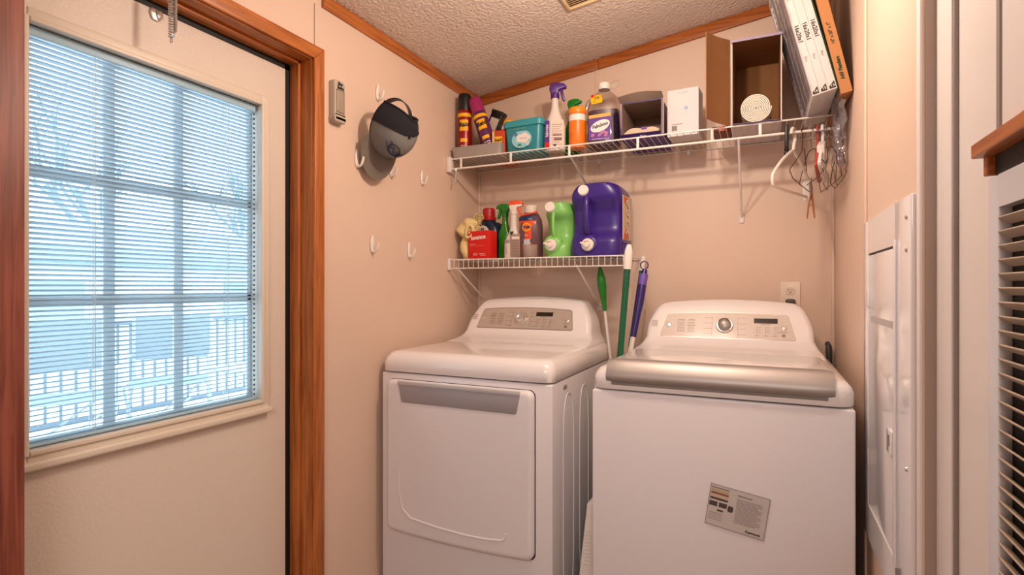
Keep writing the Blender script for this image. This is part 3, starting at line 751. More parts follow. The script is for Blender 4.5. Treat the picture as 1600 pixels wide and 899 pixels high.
g = G(); g.box(.0005, .014, LS_Y0-.006-YB, LS_Y0+.014-YB, -.048, .008, bev=.003); g.build('end_bracket', wire, ls)
hk = G(); hk.tube([(0, 0, .0), (.003, 0, -.018), (-.003, 0, -.034), (.003, 0, -.05), (0, 0, -.062), (-.006, 0, -.066), (-.010, 0, -.058)], .0028, 8); hk.lathe([(0, 0), (.006, 0), (.006, .008), (0, .008)], 12, c=(0, 0, -.004))
hk = hk.build('snap_hook', chrome); hk.location = (-1.290, US_Y0, RODZ-.004); tag(hk, 'small metal snap hook hanging from the left end of the upper wire shelf rail', 'hook')

# ------------------------------------------------------------ bottles, cans and boxes
def pl(n, c, r=.35, **k): return mat(n, c, r, **k)
US_T, LS_T = US_Z+.0015, LS_Z+.0017              # tops of the two shelves
redcan = pl('can_red', '#8e1210', .28, metal=.2); magenta = pl('cap_magenta', '#9c2560', .35); canblack = pl('cap_black', '#101014', .35)
yel = pl('label_yellow', '#f2b414', .45); purpC = pl('can_purple', '#5c2152', .3); whiteL = pl('label_white', '#e6ddd8', .5); orangeP = pl('orange_plastic', '#e8761a', .35)
redL = pl('label_red', '#c61a18', .45); navyL = pl('label_navy', '#1b2a5c', .45); greenL = pl('label_green', '#3f8f3a', .45); pinkL = pl('label_pink', '#c04a8e', .45); tanL = pl('label_tan', '#d9b98a', .5)
purpL2 = pl('label_purple', '#5a2a8c', .4)

def spray_can(name, loc, h, r, body, cap, label, rot=(0, 0, 0), capf=.24, face=20, tail=None):
    c = empty(name, loc, label, 'spray can', rot=rot, group=None); hc = h*(1-capf)
    G().lathe([(0, .003), (r*.9, .003), (r*.97, 0), (r, .004), (r, hc-.022), (r*.985, hc-.012), (r*.93, hc-.004), (r*.93, hc)], 40).build('can_body', body, c)
    G().lathe([(r*.965, hc-.006), (r*.985, hc+.004), (r*.95, h*.93), (r*.90, h-.006), (r*.78, h), (0, h)], 40).build('cap', cap, c)
    z = RZ(face)
    patch('yellow_band', 2*PI*r*.55, h*.055, yel, c, z @ T(0, 0, hc-.030), wrap=r+.0006)
    patch('logo_patch', r*1.25, h*.17, yel, c, z @ T(0, 0, hc*.66), wrap=r+.0008)
    text('logo', 'Raid', r*.80, pl('logo_black', '#120c0c'), c, z @ T(0, 0, hc*.67) @ RY(-6), wrap=r+.0016, bold=.0012, shear=.2, ext=.0003)
    patch('small_label', r*1.05, h*.055, tail or yel, c, z @ T(0, 0, hc*.36), wrap=r+.0008)
    g = G()
    for k in range(4): g.sheet(lambda u, v: Vector(((r+.0012)*math.sin((u-.5)*.9), -(r+.0012)*math.cos((u-.5)*.9), hc*(.24-.045*k)+.003*v)), 8, 1, th=.0003)
    g.xf(z).build('print_lines', whiteL, c)
    return c
tray = empty('grey_tray', (-1.193, 2.246, US_T), 'low grey plastic tray at the left end of the upper shelf, holding the spray cans', 'tray')
g = G(); secs = []
for z, a in ((0, -.010), (.006, -.003), (.050, .0), (.054, .002), (.054, -.003), (.048, -.006), (.008, -.010)): secs.append(rr_loop(z, 0, 0, .128+a, .088+a, .016, 6))
g.loft(secs); g.build('tray_body', pl('tray_grey', '#9f958f', .5), tray)
TB = US_T+.0085
spray_can('insect_spray', (-1.281, 2.215, TB), .305, .034, redcan, canblack, 'red aerosol can with a black cap, first on the left of the upper shelf', face=22)
spray_can('insect_spray', (-1.137, 2.222, TB+.011), .285, .034, purpC, magenta, 'purple aerosol can with a magenta cap, leaning left beside the red can', rot=(0, R(-20), 0), face=14, tail=yel)
bb = empty('black_lidded_box', (-1.228, 2.300, TB+.0285), 'dark box with a pale side tilted behind the magenta capped can', 'box', rot=(0, R(24), 0))
G().box(-.030, .030, -.022, .022, 0, .215, bev=.003).build('box_body', canblack, bb)
patch('pale_side', .044, .17, pl('pale_panel', '#cbbcae', .6), bb, T(.002, -.0225, .10))
g = G(); g.box(-.032, .032, -.024, .024, .205, .222, bev=.003); g.build('lid', canblack, bb)
ob = empty('ant_bait_carton', (-1.094, 2.205, TB), 'small orange carton with a yellow mark in front of the yellow lidded tub', 'carton', rz=R(10))
G().box(-.031, .031, -.016, .016, 0, .108, bev=.001).build('carton_body', pl('carton_orange', '#b9421e', .5), ob)
patch('logo_patch', .034, .040, yel, ob, T(0, -.0162, .060)); text('logo', 'Raid', .018, pl('logo_black', '#120c0c'), ob, T(0, -.0172, .064) @ RY(-8), bold=.0006, ext=.0003)
patch('pale_strip', .010, .10, tanL, ob, T(-.024, -.0164, .054))
ot = empty('yellow_lidded_tub', (-1.128, 2.370, US_T), 'orange red round tub with a yellow lid behind the teal container', 'tub')
G().lathe([(0, 0), (.046, 0), (.050, .01), (.052, .175), (.049, .185)], 40).build('tub_body', pl('tub_red', '#c93416', .35), ot)
G().lathe([(.053, .180), (.054, .184), (.054, .202), (.048, .210), (0, .212)], 40).build('lid', pl('lid_yellow', '#eda318', .35), ot)
G().lathe([(.0525, .160), (.0530, .160), (.0530, .178), (.0525, .178)], 40).build('white_band', whiteL, ot)
# teal tub
tt = empty('teal_tub', (-.966, 2.245, US_T), 'teal rectangular plastic tub with a snap lid and white flower label', 'tub', rz=R(-3))
teal = pl('teal_plastic', '#2c8794', .35); teal2 = pl('teal_lid', '#3596a2', .3)
g = G(); g.loft([rr_loop(z, 0, 0, a, b, .022, 6) for z, a, b in ((0, .078, .056), (.005, .082, .060), (.118, .091, .068), (.128, .091, .068))]); g.build('tub_body', teal, tt)
g = G(); g.loft([rr_loop(z, 0, 0, a, b, .025, 6) for z, a, b in ((.116, .096, .073), (.118, .098, .075), (.139, .098, .075), (.146, .094, .071), (.148, .086, .063))]); g.build('lid', teal2, tt)
Mt = T(0, -.0640, .060) @ RX(-4)
g = G(); g.prism([(.048*math.cos(a)-.002, .040*math.sin(a)) for a in [2*PI*k/40 for k in range(40)]], -.0050, .0, M=Mt); g.build('round_label', pl('label_aqua', '#8cc9d6', .5), tt)
g = G(); g.prism([((.034+.004*math.cos(5*a))*math.cos(a)+.006, (.021+.002*math.cos(5*a))*math.sin(a)+.004) for a in [2*PI*k/60 for k in range(60)]], -.0058, -.004, M=Mt); g.build('white_splash', whiteL, tt)
g = G(); g.prism([(.010*math.cos(a)-.030, .007*math.sin(a)+.022) for a in [2*PI*k/20 for k in range(20)]], -.0064, -.004, M=Mt); g.build('blue_mark', pl('mark_blue', '#2c58a8', .5), tt)
text('lettering', 'Great Value', .0062, whiteL, tt, Mt @ T(-.030, -.0066, .022), sx=.55)
text('lettering', 'unscented', .0085, pl('grey_print', '#98a0b0'), tt, Mt @ T(.008, -.0062, .003))
g = G(); g.prism([(-.02, -.031), (.0, -.030), (-.004, -.020), (-.018, -.022)], -.0060, -.004, M=Mt); g.build('green_leaf', greenL, tt)
g = G()
for a in range(4): g.box(-.010, .010, -.0062, -.0045, -.0012, .0012, M=Mt @ T(.030, 0, -.024) @ RY(45*a))
g.build('sparkle', whiteL, tt, smooth=False)
text('lettering', 'LAUNDRY SCENT', .0075, pl('pale_green_print', '#7fc9a0'), tt, T(-.01, -.0705, .106) @ RX(-4))

# trigger spray bottles
def spray_bottle(name, loc, h, a, b, body, head, label, rz=0, neckf=.60, necka=.014, side=1, lever=None, waist=0, squarish=2.6, group=None):
    c = empty(name, loc, label, 'spray bottle', rz=rz, group=group); hb = h*.78
    secs = []
    for t, sa in ((0, .90), (.015, .98), (.04, 1), (.30, 1-waist*.5), (.42, 1-waist), (neckf-.06, 1-waist*.6), (neckf, .93-waist*.3), (neckf+.10, .70), (neckf+.22, .46), (neckf+.32, .36), (1, necka/a)):
        secs.append(se_loop(hb*min(t, 1), 0, 0, max(a*sa, necka), max(b*(sa if sa > .9 else (sa*.7+.3*.95)), necka) if t < 1 else necka, squarish if t < neckf+.15 else 2))
    G().loft(secs).build('bottle_body', body, c, angle=60)
    s = h/.27
    Mh = T(0, 0, hb-.006) @ Matrix.Diagonal((side*s, s, s, 1))
    g = G(); g.lathe([(0, 0), (.0165, 0), (.0170, .016), (.013, .022), (.010, .024)], 24, M=Mh)
    g.prism([(-.014, .012), (-.022, .036), (-.020, .050), (-.010, .058), (.014, .060), (.034, .056), (.040, .050), (.040, .038), (.016, .032), (.013, .012)], -.0125, .0125, bev=.005, seg=3, M=Mh)
    g.build('spray_head', head, c)
    g = G(); g.prism([(.018, .034), (.030, .036), (.034, .014), (.040, -.006), (.034, -.012), (.027, -.004), (.022, .014)], -.007, .007, bev=.002, M=Mh); g.build('trigger', lever or head, c)
    g = G(); g.cyl((.038, 0, .044), (.045, 0, .044), .0065, 16); g.xf(Mh); g.build('nozzle', lever or head, c)
    return c
b1 = spray_bottle('fabric_spray', (-.832, 2.225, US_T), .305, .046, .028, pl('bottle_white', '#d8cfc8', .35), pl('trigger_purple', '#4b1d78', .35), 'tall white spray bottle with a purple trigger, beside the teal tub', rz=R(18), neckf=.50)
patch('purple_stripe', .020, .125, purpL2, b1, T(-.033, -.0235, .068) @ RZ(-16), r=.003); patch('red_patch', .020, .030, redL, b1, T(-.033, -.0243, .022) @ RZ(-16), r=.003)
text('lettering', 'febreze', .018, whiteL, b1, T(-.034, -.0252, .086) @ RZ(-16) @ RY(-90), bold=.0003)
patch('back_label', .058, .125, pl('label_cream', '#d4c4b4', .5), b1, T(.010, -.0285, .068), r=.004)
g = G()
for k in range(10): g.box(-.014, .034-(k % 3)*.006, -.0300, -.0290, .110-.0095*k, .1125-.0095*k)
g.build('print_lines', pl('print_mauve', '#a07a86'), b1, smooth=False)
patch('dark_print', .040, .006, pl('print_maroon', '#6c2a32'), b1, T(.012, -.0294, .066)); patch('dark_print', .034, .012, pl('print_maroon', '#6c2a32'), b1, T(.014, -.0294, .048)); patch('dark_print', .012, .010, dkink, b1, T(.0, -.0294, .022))
b2 = spray_bottle('green_cleaner', (-.790, 2.335, US_T), .262, .034, .026, pl('bottle_green', '#1f7a1c', .25), pl('trigger_green', '#147a20', .35), 'green spray bottle behind the orange wipes canister', side=1)
wp = empty('wipes_canister', (-.728, 2.220, US_T), 'orange cylindrical wipes canister with a white band, standing in front of the green spray bottle', 'canister')
G().lathe([(0, 0), (.0345, 0), (.0362, .003), (.0362, .150), (.0355, .154)], 40).build('canister_body', orangeP, wp)
G().lathe([(.0368, .150), (.0375, .152), (.0375, .166), (.034, .173), (0, .175)], 40).build('lid', pl('lid_orange', '#f08a1c', .3), wp)
patch('white_band', 2*PI*.0364*.62, .026, whiteL, wp, T(0, 0, .128), wrap=.0366); text('round_mark', 'O', .030, pl('mark_brown', '#c8662a'), wp, RZ(-38) @ T(0, 0, .052), wrap=.0368, bold=.0006)
# clear cleaner jug
fj = empty('purple_cleaner_jug', (-.622, 2.262, US_T), 'clear jug two thirds full of purple cleaner with a white cap and a yellow tag', 'cleaner jug', rz=R(6))
clearP = clear('clear_plastic', '#efe9e6', .13, .08, body=.03, bodycol='#d8ccc4')
jp = ((0, .060, .048, 3.4), (.004, .066, .054, 3.4), (.02, .069, .056, 3.2), (.150, .069, .056, 3.0), (.185, .067, .054, 2.6), (.212, .056, .047, 2.2), (.232, .038, .035, 2), (.246, .024, .024, 2), (.262, .022, .022, 2))
G().loft([se_loop(z, 0, 0, a, b, p) for z, a, b, p in jp]).build('jug_body', clearP, fj, angle=60)
G().loft([se_loop(z, 0, 0, a-.003, b-.003, p) for z, a, b, p in ((.004, .062, .050, 3.4), (.02, .069, .056, 3.2), (.150, .069, .056, 3.0), (.153, .069, .056, 3.0))]).build('purple_liquid', pl('liquid_purple', '#2a0d44', .15), fj, angle=60)
g = G(); g.tube([(-.060, .010, .110), (-.076, .010, .135), (-.082, .010, .170), (-.070, .010, .205), (-.046, .010, .222)], .011, 12); g.build('handle', clearP, fj)
G().lathe([(.0245, .250), (.0255, .253), (.0255, .272), (.023, .277), (0, .278)], 32).build('cap', whiteP, fj)
g = G(); g.tube([(.022, 0, .258), (.040, -.004, .250), (.056, -.004, .256), (.066, -.004, .272), (.060, -.004, .284), (.040, -.004, .280), (.022, -.002, .270)], .0016, 8); g.sheet(lambda u, v: Vector((.026+.036*u, -.004, .256+.022*v)), 3, 3, th=.0006); g.build('hinged_flip_top', clear('milky_plastic', '#f4f0ec', .12, .1, body=.25, bodycol='#e8e0da'), fj)
patch('front_label', .092, .100, purpL2, fj, T(-.010, -.0555, .072), r=.006); patch('gold_edge', .092, .014, pl('gold_print', '#d9a64c', .45), fj, T(-.010, -.0560, .125) @ RY(-3), r=.004)
g = G(); g.prism([(.040*math.cos(a), .024*math.sin(a)+.010*math.cos(a)) for a in [2*PI*k/40 for k in range(40)]], -.0012, 0, M=T(-.008, -.0560, .082)); g.build('white_oval', whiteL, fj)
text('lettering', 'Fabuloso', .020, pl('logo_navy', '#161238'), fj, T(-.008, -.0578, .084) @ RY(-14), bold=.0006, sx=.92, shear=.1)
g = G(); rnd = random.Random(5)
for k in range(9): g.prism([(.0075*math.cos(a), .006*math.sin(a)) for a in [2*PI*q/10 for q in range(10)]], -.0016, 0, M=T(-.010+rnd.uniform(-.030, .032), -.0562-.0003*k, .048+rnd.uniform(-.010, .008)))
g.build('flower_print', pl('print_lilac', '#b06a9c'), fj)
text('lettering', 'MULTI-PURPOSE CLEANER', .0062, whiteL, fj, T(-.006, -.0566, .028)); text('lettering', 'LAVENDER', .0065, whiteL, fj, T(-.008, -.0575, .010))
g = G(); g.prism(rr_pts(.024, .020, .008, 4), -.0015, 0, M=T(-.024, -.050, .196) @ RX(-18) @ RY(-8)); tg = g.build('yellow_tag', yel, fj)
text('lettering', '3X', .018, navyL, fj, T(-.022, -.0522, .202) @ RX(-18) @ RY(-8)); patch('red_corner', .014, .010, redL, fj, T(-.041, -.0525, .212) @ RX(-18) @ RY(-20)); text('lettering', '$1', .012, dkink, fj, T(-.032, -.0545, .186) @ RX(-18))

# open cartons -------------------------------------------------
def open_box(name, loc, w, d, h, outer, inner, label, cat='box', rz=0, th=.003, front=True, body='box_shell'):
    """box lying on its side, open toward the viewer"""
    c = empty(name, loc, label, cat, rz=rz); g = G()
    g.box(-w/2, -w/2+th, 0, d, 0, h); g.box(w/2-th, w/2, 0, d, 0, h); g.box(-w/2+th, w/2-th, 0, d, 0, th); g.box(-w/2+th, w/2-th, 0, d, h-th, h); g.box(-w/2+th, w/2-th, d-th, d, th, h-th)
    g.build(body, outer, c, smooth=False)
    g = G(); e = .0006
    g.box(-w/2+th, -w/2+th+e, .001, d-th, th, h-th); g.box(w/2-th-e, w/2-th, .001, d-th, th, h-th); g.box(-w/2+th, w/2-th, .001, d-th, th, th+e); g.box(-w/2+th, w/2-th, .001, d-th, h-th-e, h-th); g.box(-w/2+th, w/2-th, d-th-e, d-th, th, h-th)
    g.build('inner_lining', inner, c, smooth=False)
    return c
pbx = open_box('dryer_sheet_box', (-.446, 2.175, US_T+.0008), .160, .235, .150, pl('box_purple', '#3d2278', .45), pl('box_grey_inside', '#8f7768', .8), 'open purple carton on its side with its grey flap raised, right of the cleaner jug')
g = G(); g.sheet(lambda u, v: Vector((-.086+.172*u, -.045*v, .150+.012*v+.010*math.sin(PI*u)*v)), 10, 4, th=.0015); g.build('top_flap', pl('flap_greige', '#9d8878', .75), pbx)
g = G(); g.sheet(lambda u, v: Vector((-.079+.156*u, -.030*v, .002+.012*v)), 4, 3, th=.0015); g.build('bottom_flap', pl('box_purple', '#3d2278', .45), pbx)
g = G(); g.sheet(lambda u, v: Vector((.080+.012*v, -.030*v, .004+.140*u)), 3, 3, th=.0015); g.build('side_flap', pl('flap_white', '#c9bdb6', .6), pbx)
g = G(); g.sheet(lambda u, v: Vector((-.073+.142*u, .012+.16*v, .030+.020*math.sin(PI*u)*(1-.4*v)+.006*math.sin(9*u+3*v))), 16, 10, th=.022); g.build('folded_sheets', pl('sheet_cream', '#cdb79c', .85), pbx)
patch('purple_print', .022, .010, purpL2, pbx, T(.008, .0105, .044)); text('lettering', 'Gain', .014, whiteL, pbx, T(.010, -.020, .0035) @ RX(-20))
wbx = empty('white_carton', (-.290, 2.195, US_T), 'upright white carton with small print and bowed open top, beside the tall cardboard box', 'carton', rz=R(-3))
g = G(); w, d, h, th = .118, .10, .182, .002
g.box(-w/2, w/2, 0, th, 0, h); g.box(-w/2, w/2, d-th, d, 0, h); g.box(-w/2, -w/2+th, th, d-th, 0, h); g.box(w/2-th, w/2, th, d-th, 0, h); g.box(-w/2+th, w/2-th, th, d-th, 0, th)
g.build('carton_body', pl('carton_white', '#cdc8ca', .5), wbx, smooth=False)
g = G(); g.prism([(-w/2+.002, h-.012)]+[(-w/2+.002+(w-.004)*k/20, h-.002+.020*math.sin(PI*k/20)**.7) for k in range(21)]+[(w/2-.002, h-.012)], d-.004, d-.002); g.build('back_flap', pl('flap_greige', '#9d8878', .75), wbx)
text('lettering', 'Infant Optics', .0075, pl('faint_print', '#b3a49c'), wbx, T(0, -.0004, .168)); patch('blue_mark', .014, .014, pl('mark_soft_blue', '#7f9fc0'), wbx, T(.012, 0, .106), r=.002)
patch('barcode', .020, .022, pl('faint_print', '#b3a49c'), wbx, T(-.032, 0, .030)); patch('dark_line', .040, .003, greyink, wbx, T(-.022, 0, .046)); text('lettering', 'x', .02, dkink, wbx, T(.040, -.0004, .012)); g = G()
for k in range(7): g.box(-.0008, .0008, -.0012, -.0006, .022, .040, M=T(-.040+.0028*k, 0, 0))
g.build('barcode_lines', dkink, wbx, smooth=False); patch('short_line', .012, .002, pl('faint_print', '#b3a49c'), wbx, T(.012, 0, .090))
cbx = open_box('tall_cardboard_box', (-.0285, 2.155, US_T), .168, .285, .318, pl('box_white_print', '#cfc4c4', .5), cardb, 'tall cardboard box lying open toward the room, holding a white roll', th=.004)
g = G(); g.sheet(lambda u, v: Vector((-.088-.070*v-.008*math.sin(PI*v), -.135*v, .004+.318*u-.012*v*u)), 6, 6, th=.003); g.build('side_flap', cardb, cbx)
g = G(); g.sheet(lambda u, v: Vector((-.086+.172*u, -.010*v, .318-.012*v)), 4, 2, th=.002); g.build('top_edge', pl('box_lilac', '#b9a9c4', .5), cbx)
patch('purple_print', .10, .02, purpL2, cbx, T(.02, -.0004, .0015)) if False else None
g = G(); g.sheet(lambda u, v: Vector((-.080+.160*u, -.004-.018*v, .003-.001*v+.001*math.sin(12*u))), 8, 2, th=.001); g.build('bottom_flap', pl('box_periwinkle', '#6a6290', .5), cbx)
rl = empty('white_foam_roll', (-.030, 2.150, US_T+.058), 'white rolled up foam sheet lying in the open cardboard box', 'foam roll')
g = G(); th0 = .0026; turns = 9; L = []
pts_o, pts_i = [], []
N = turns*28
for i in range(N+1):
    a = 2*PI*i/28; r_ = .004 + .049*i/N; pts_o.append((r_*math.cos(a), r_*math.sin(a))); pts_i.append(((r_-.0036)*math.cos(a), (r_-.0036)*math.sin(a)) if r_ > .0045 else (0, 0))
b = bmesh.new()
V = [[b.verts.new((p[0], y, p[1])) for p in pts_o] for y in (0, .20)]; Vi = [[b.verts.new((p[0], y+.0002, p[1])) for p in pts_i] for y in (.0, .20)]
for i in range(N):
    b.faces.new((V[0][i], V[0][i+1], V[1][i+1], V[1][i])); b.faces.new((Vi[0][i], Vi[1][i], Vi[1][i+1], Vi[0][i+1])); b.faces.new((V[0][i], Vi[0][i], Vi[0][i+1], V[0][i+1]))
g._add(b); g.build('rolled_sheet', pl('foam_white', '#e9dfd2', .8), rl)
fl = empty('orange_print_packet', (-.152, 2.275, US_T), 'flat orange and brown packet lying at shelf level left of the roll box', 'packet')
g = G(); g.box(-.034, .034, -.07, .06, 0, .022, bev=.006); g.build('packet_body', pl('packet_brown', '#6b2c1a', .5, var=.3, vscale=40), fl)
patch('orange_print', .030, .018, pl('packet_orange', '#d8602c'), fl, T(.008, -.0704, .011), r=.003)

# air filters ---------------------------------------------------
pleat = pl('filter_pleats', '#b9b2b0', .8)
def air_filter(loc, lean, th, label, frame_m, tx, txm, tsize, brand=None, L=.498, D=.37, strip=True):
    c = empty('air_filter', loc, label, 'air filter', rot=(0, R(-lean), 0), group='pleated air filters at the right end of the shelf')
    w = .022; g = G()
    g.box(0, th, 0, w, 0, L); g.box(0, th, D-w, D, 0, L); g.box(0, th, w, D-w, 0, w); g.box(0, th, w, D-w, L-w, L)
    g.build('filter_frame', frame_m, c, smooth=False)
    g = G(); n = 40; a = []; 
    za, zb = w-.001, L-w+.001
    pts = [(th*.12+(th*.76)*(k % 2), za+(zb-za)*k/n) for k in range(n+1)]
    loops = [[Vector((x, w-.001, z)) for x, z in pts], [Vector((x, D-w+.001, z)) for x, z in pts]]
    g.loft(loops, closed=False); g.build('pleated_media', pleat, c, smooth=False)
    if strip:
        g = G()
        for k in range(3): g.box(th*.06, th*.10, w-.001, D-w, .07+.12*k, .075+.12*k)
        for k in range(4): g.box(th*.02, th*.06, .05+.08*k, .055+.08*k, w, L-w)
        g.build('wire_mesh', frame_m, c, smooth=False)
    text('size_print', tx, tsize, txm, c, T(th*.48, -.0006, .205 if not brand else .195) @ RY(90 if not brand else -90), bold=.0003)
    if brand: text('maker_print', brand[0], brand[1], brand[2], c, T(th*.5, -.0006, .080) @ RY(-90), bold=.0006)
    else:
        g = G(); g.prism([(.003, .004), (th-.003, .004), (th-.003, .026), (.003, .012)], -.0008, 0, M=T(0, -.0002, 0)); g.build('corner_mark', pl('corner_black', '#1f1b1a'), c)
        text('corner_print', '15', .012, whiteL, c, T(th*.55, -.0014, .012) @ RY(0)); text('small_print', 'filter', .010, pl('faint_print', '#b3a49c'), c, T(th*.5, -.0006, .12) @ RY(90)); text('small_print', 'air flow', .008, greyink, c, T(th*.4, -.0006, .33) @ RY(90))
    return c
fW = pl('filter_white_card', '#c6c2c3', .6); fWm = pl('filter_ink', '#26211f')
lean = 14; ca, sa = math.cos(R(lean)), math.sin(R(lean)); ft = .0225; fx, fz = .135, US_T+.002
for k, nm in enumerate(('leftmost of the three white 16x20x1 pleated air filters', 'middle one of the three white 16x20x1 pleated air filters', 'rightmost of the three white 16x20x1 pleated air filters')):
    s_ = k*(ft+.0006); air_filter((fx + s_*ca, 1.925-.0, fz + s_*sa), lean, ft, nm, fW, '16x20x1', fWm, .0175)
s_ = 3*(ft+.0006)+.001
air_filter((fx + s_*ca, 1.94, fz-.002 + s_*sa), lean, .006, 'thin green edged air filter wedged between the white and brown filters', pl('filter_green', '#2c5a2e', .6), '16x20x1', pl('filter_green_ink', '#17351a'), .008, ('AAF', .008, pl('filter_green_ink', '#17351a')), strip=False)
air_filter((.2125, 1.935, US_T+.001), 12.5, .031, 'brown cardboard edged air filter standing rightmost, against the wall', pl('filter_brown', '#b07848', .65), '16" x 20" x 1"', pl('filter_green_ink', '#17351a'), .0125, ('AAF Flanders', .0135, pl('filter_green_ink', '#17351a')))
# crumpled clear bag round the filters
bagm = clear('bag_film', '#f1eef0', .10, .12, body=.22, bodycol='#c9c6cc')
def crumple(f, nu, nv, amp, seed):
    rnd = random.Random(seed); ph = [(rnd.uniform(8, 40), rnd.uniform(8, 40), rnd.uniform(0, 6)) for _ in range(7)]
    def h(u, v):
        p = f(u, v); d = [sum(math.sin(a*u+b*v+c+k) for a, b, c in ph)*amp/3 for k in (0, 2, 4)]
        return p + Vector((d[0], d[1], d[2]*.6))
    return h
g = G(); g.sheet(crumple(lambda u, v: Vector((.1950+.035*u, 1.955+.19*v, 1.86-.20*u*(.6+.4*math.sin(3*v)))), 0, 0, .006, 3), 24, 20, th=.0004)
g.sheet(crumple(lambda u, v: Vector((.205+.022*math.sin(PI*u)+.008*v, 2.03+.06*u, 1.79-.20*v)), 0, 0, .006, 8), 20, 26, th=.0004)
bag = g.build('plastic_bag', bagm); tag(bag, 'crumpled clear plastic bag hanging below the brown air filter', 'plastic bag')
g = G(); g.sheet(crumple(lambda u, v: Vector((.190+.03*u, 1.905, 1.80+.33*v+.0*u)), 0, 0, .004, 12), 8, 40, th=.0004)
g = None
g = G(); g.sheet(crumple(lambda u, v: Vector((.130-.088*v, 1.915+.35*u, 1.795+.36*v)), 0, 0, .0012, 5), 20, 30, th=.0003)
tag(g.build('plastic_sleeve', clear('sleeve_film', '#f6f3f4', .12, .10, body=.06, bodycol='#d8d4d8')), 'clear plastic sleeve wrapped over the left side of the white filters', 'plastic sleeve')

# hangers --------------------------------------------------------
def hanger_path(w, drop, hookr=.022, sh=.085):
    hook = [(hookr*math.cos(a)*1.0, hookr*math.sin(a)) for a in [R(200-14*k) for k in range(15)]]
    hook = [(x, z) for x, z in hook]
    neck = [(.018, -.020), (.006, -.040), (0, -.062)]
    return hook+neck, [(0, -.062), (.02, -.070), (w*.55, -.062-sh*.42), (w*.93, -.062-sh*.86), (w, -.062-sh), (w-.004, -drop), (w-.016, -drop-.008), (-w+.016, -drop-.008), (-w+.004, -drop), (-w, -.062-sh), (-w*.93, -.062-sh*.86), (-w*.55, -.062-sh*.42), (-.02, -.070)]
def smooth_path(p, it=2, closed=True):
    for _ in range(it):
        q = []; n = len(p)
        rng = range(n) if closed else range(n-1)
        if not closed: q.append(p[0])
        for i in rng:
            a, b = Vector(p[i]), Vector(p[(i+1) % n]); q += [tuple(a.lerp(b, .25)), tuple(a.lerp(b, .75))]
        if not closed: q.append(p[-1])
        p = q
    return p
def hanger(name, x, ang, w, drop, sh, r, m, label, cat='coat hanger', tilt=0, hr=None, group='hangers on the rail of the upper shelf', wob=0):
    c = empty(name, (x, US_Y0, RODZ), label, cat, rot=(R(tilt), 0, R(ang)), group=group)
    hook, body = hanger_path(w, drop, .0046+(hr or r)+.004, sh); rnd = random.Random(int(x*9999))
    g = G(); g.tube([(p[0], 0, p[1]) for p in smooth_path(hook, 1, False)], hr or r, 8); g.build('hook', m, c)
    bp_ = [(p[0]+rnd.uniform(-wob, wob)*.4, rnd.uniform(-wob, wob), p[1]+rnd.uniform(-wob, wob)*.4) for p in (body if wob else smooth_path(body, 2))]
    if wob: bp_ = smooth_path(bp_, 2)
    G().tube(bp_, r, 8, closed=True).build('hanger_frame', m, c)
    return c
wirem = pl('copper_wire', '#6a4432', .4, metal=.6); wirem2 = pl('steel_wire', '#8d8378', .35, metal=.7); redw = pl('red_plastic_hanger', '#a83c34', .4)
h1 = hanger('plastic_hanger', .091, 68, .185, .205, .120, .0052, whiteP, 'thick white plastic clothes hanger nearest the left on the rail', hr=.0058)
g = G()
for s_ in (1,): g.prism([(.118, -.160), (.136, -.150), (.150, -.215), (.128, -.225)], -.012, .012, bev=.004); g.prism([(.150, -.170), (.170, -.165), (.176, -.222), (.150, -.226)], -.010, .010, bev=.004)
g.build('clip', whiteP, h1)
hanger('wire_hanger', .118, 78, .190, .185, .105, .0016, wirem, 'thin copper coloured wire hanger just right of the thick white one', wob=.010)
h2 = hanger('plastic_hanger', .166, 84, .150, .150, .085, .0052, redw, 'red hanger among the bunch on the rail', hr=.0042)
h3 = hanger('plastic_hanger', .181, 82, .170, .150, .090, .0055, pl('white_plastic_b', '#e9e5e6', .3), 'white plastic hanger in the bunch, beside the red hanger', hr=.0050)
g = G(); g.prism([(-.10, -.075), (-.02, -.045), (.0, -.070), (-.08, -.125)], -.012, .012, bev=.006); g.build('clip', whiteP, h3)
for k, (x, a, w, lb, mm) in enumerate(((.148, 98, .17, 'copper wire hanger between the white and red hangers', wirem), (.192, 86, .19, 'grey wire hanger directly right of the bunched white hanger', wirem2), (.204, 94, .175, 'copper wire hanger, third from the right end of the rail', wirem), (.215, 82, .18, 'grey wire hanger, second from the right end of the rail', wirem2), (.228, 90, .17, 'copper wire hanger closest to the right wall', wirem))):
    hanger('wire_hanger', x, a, w, .165+.012*(k % 3), .10, .0015, mm, lb, wob=.009)
bs = empty('hanger_clamp', (.070, US_Y0-.004, RODZ+.005), 'black elongated clip hooked over the rail left of the hangers', 'clip')
g = G(); g.box(-.0065, .0065, -.010, .012, -.060, .022, bev=.004); g.build('clamp_body', canblack, bs)
G().lathe([(0, -.088), (.007, -.086), (.0085, -.076), (.006, -.070), (.0085, -.064), (.006, -.056), (0, -.055)], 16).build('clamp_knob', canblack, bs)
cp = empty('clothespin', (.152, 2.245, 1.530), 'wooden clothespin hanging at the bottom corner of the wire hanger', 'clothespin')
g = G(); g.prism([(-.003, 0), (.001, 0), (-.004, -.040), (-.010, -.088), (-.014, -.088), (-.009, -.030)], -.005, .005, bev=.001); g.build('prong', pl('peg_wood', '#a8683c', .6), cp)
g = G(); g.prism([(.003, 0), (.007, 0), (.010, -.030), (.014, -.088), (.010, -.088), (.003, -.040)], -.005, .005, bev=.001); g.build('prong', pl('peg_wood', '#a8683c', .6), cp)
G().tube([(.001+.006*math.cos(a), -.006+.001*a, -.034+.006*math.sin(a)) for a in [2*PI*k/10 for k in range(20)]], .0012, 6).build('spring', wirem2, cp)
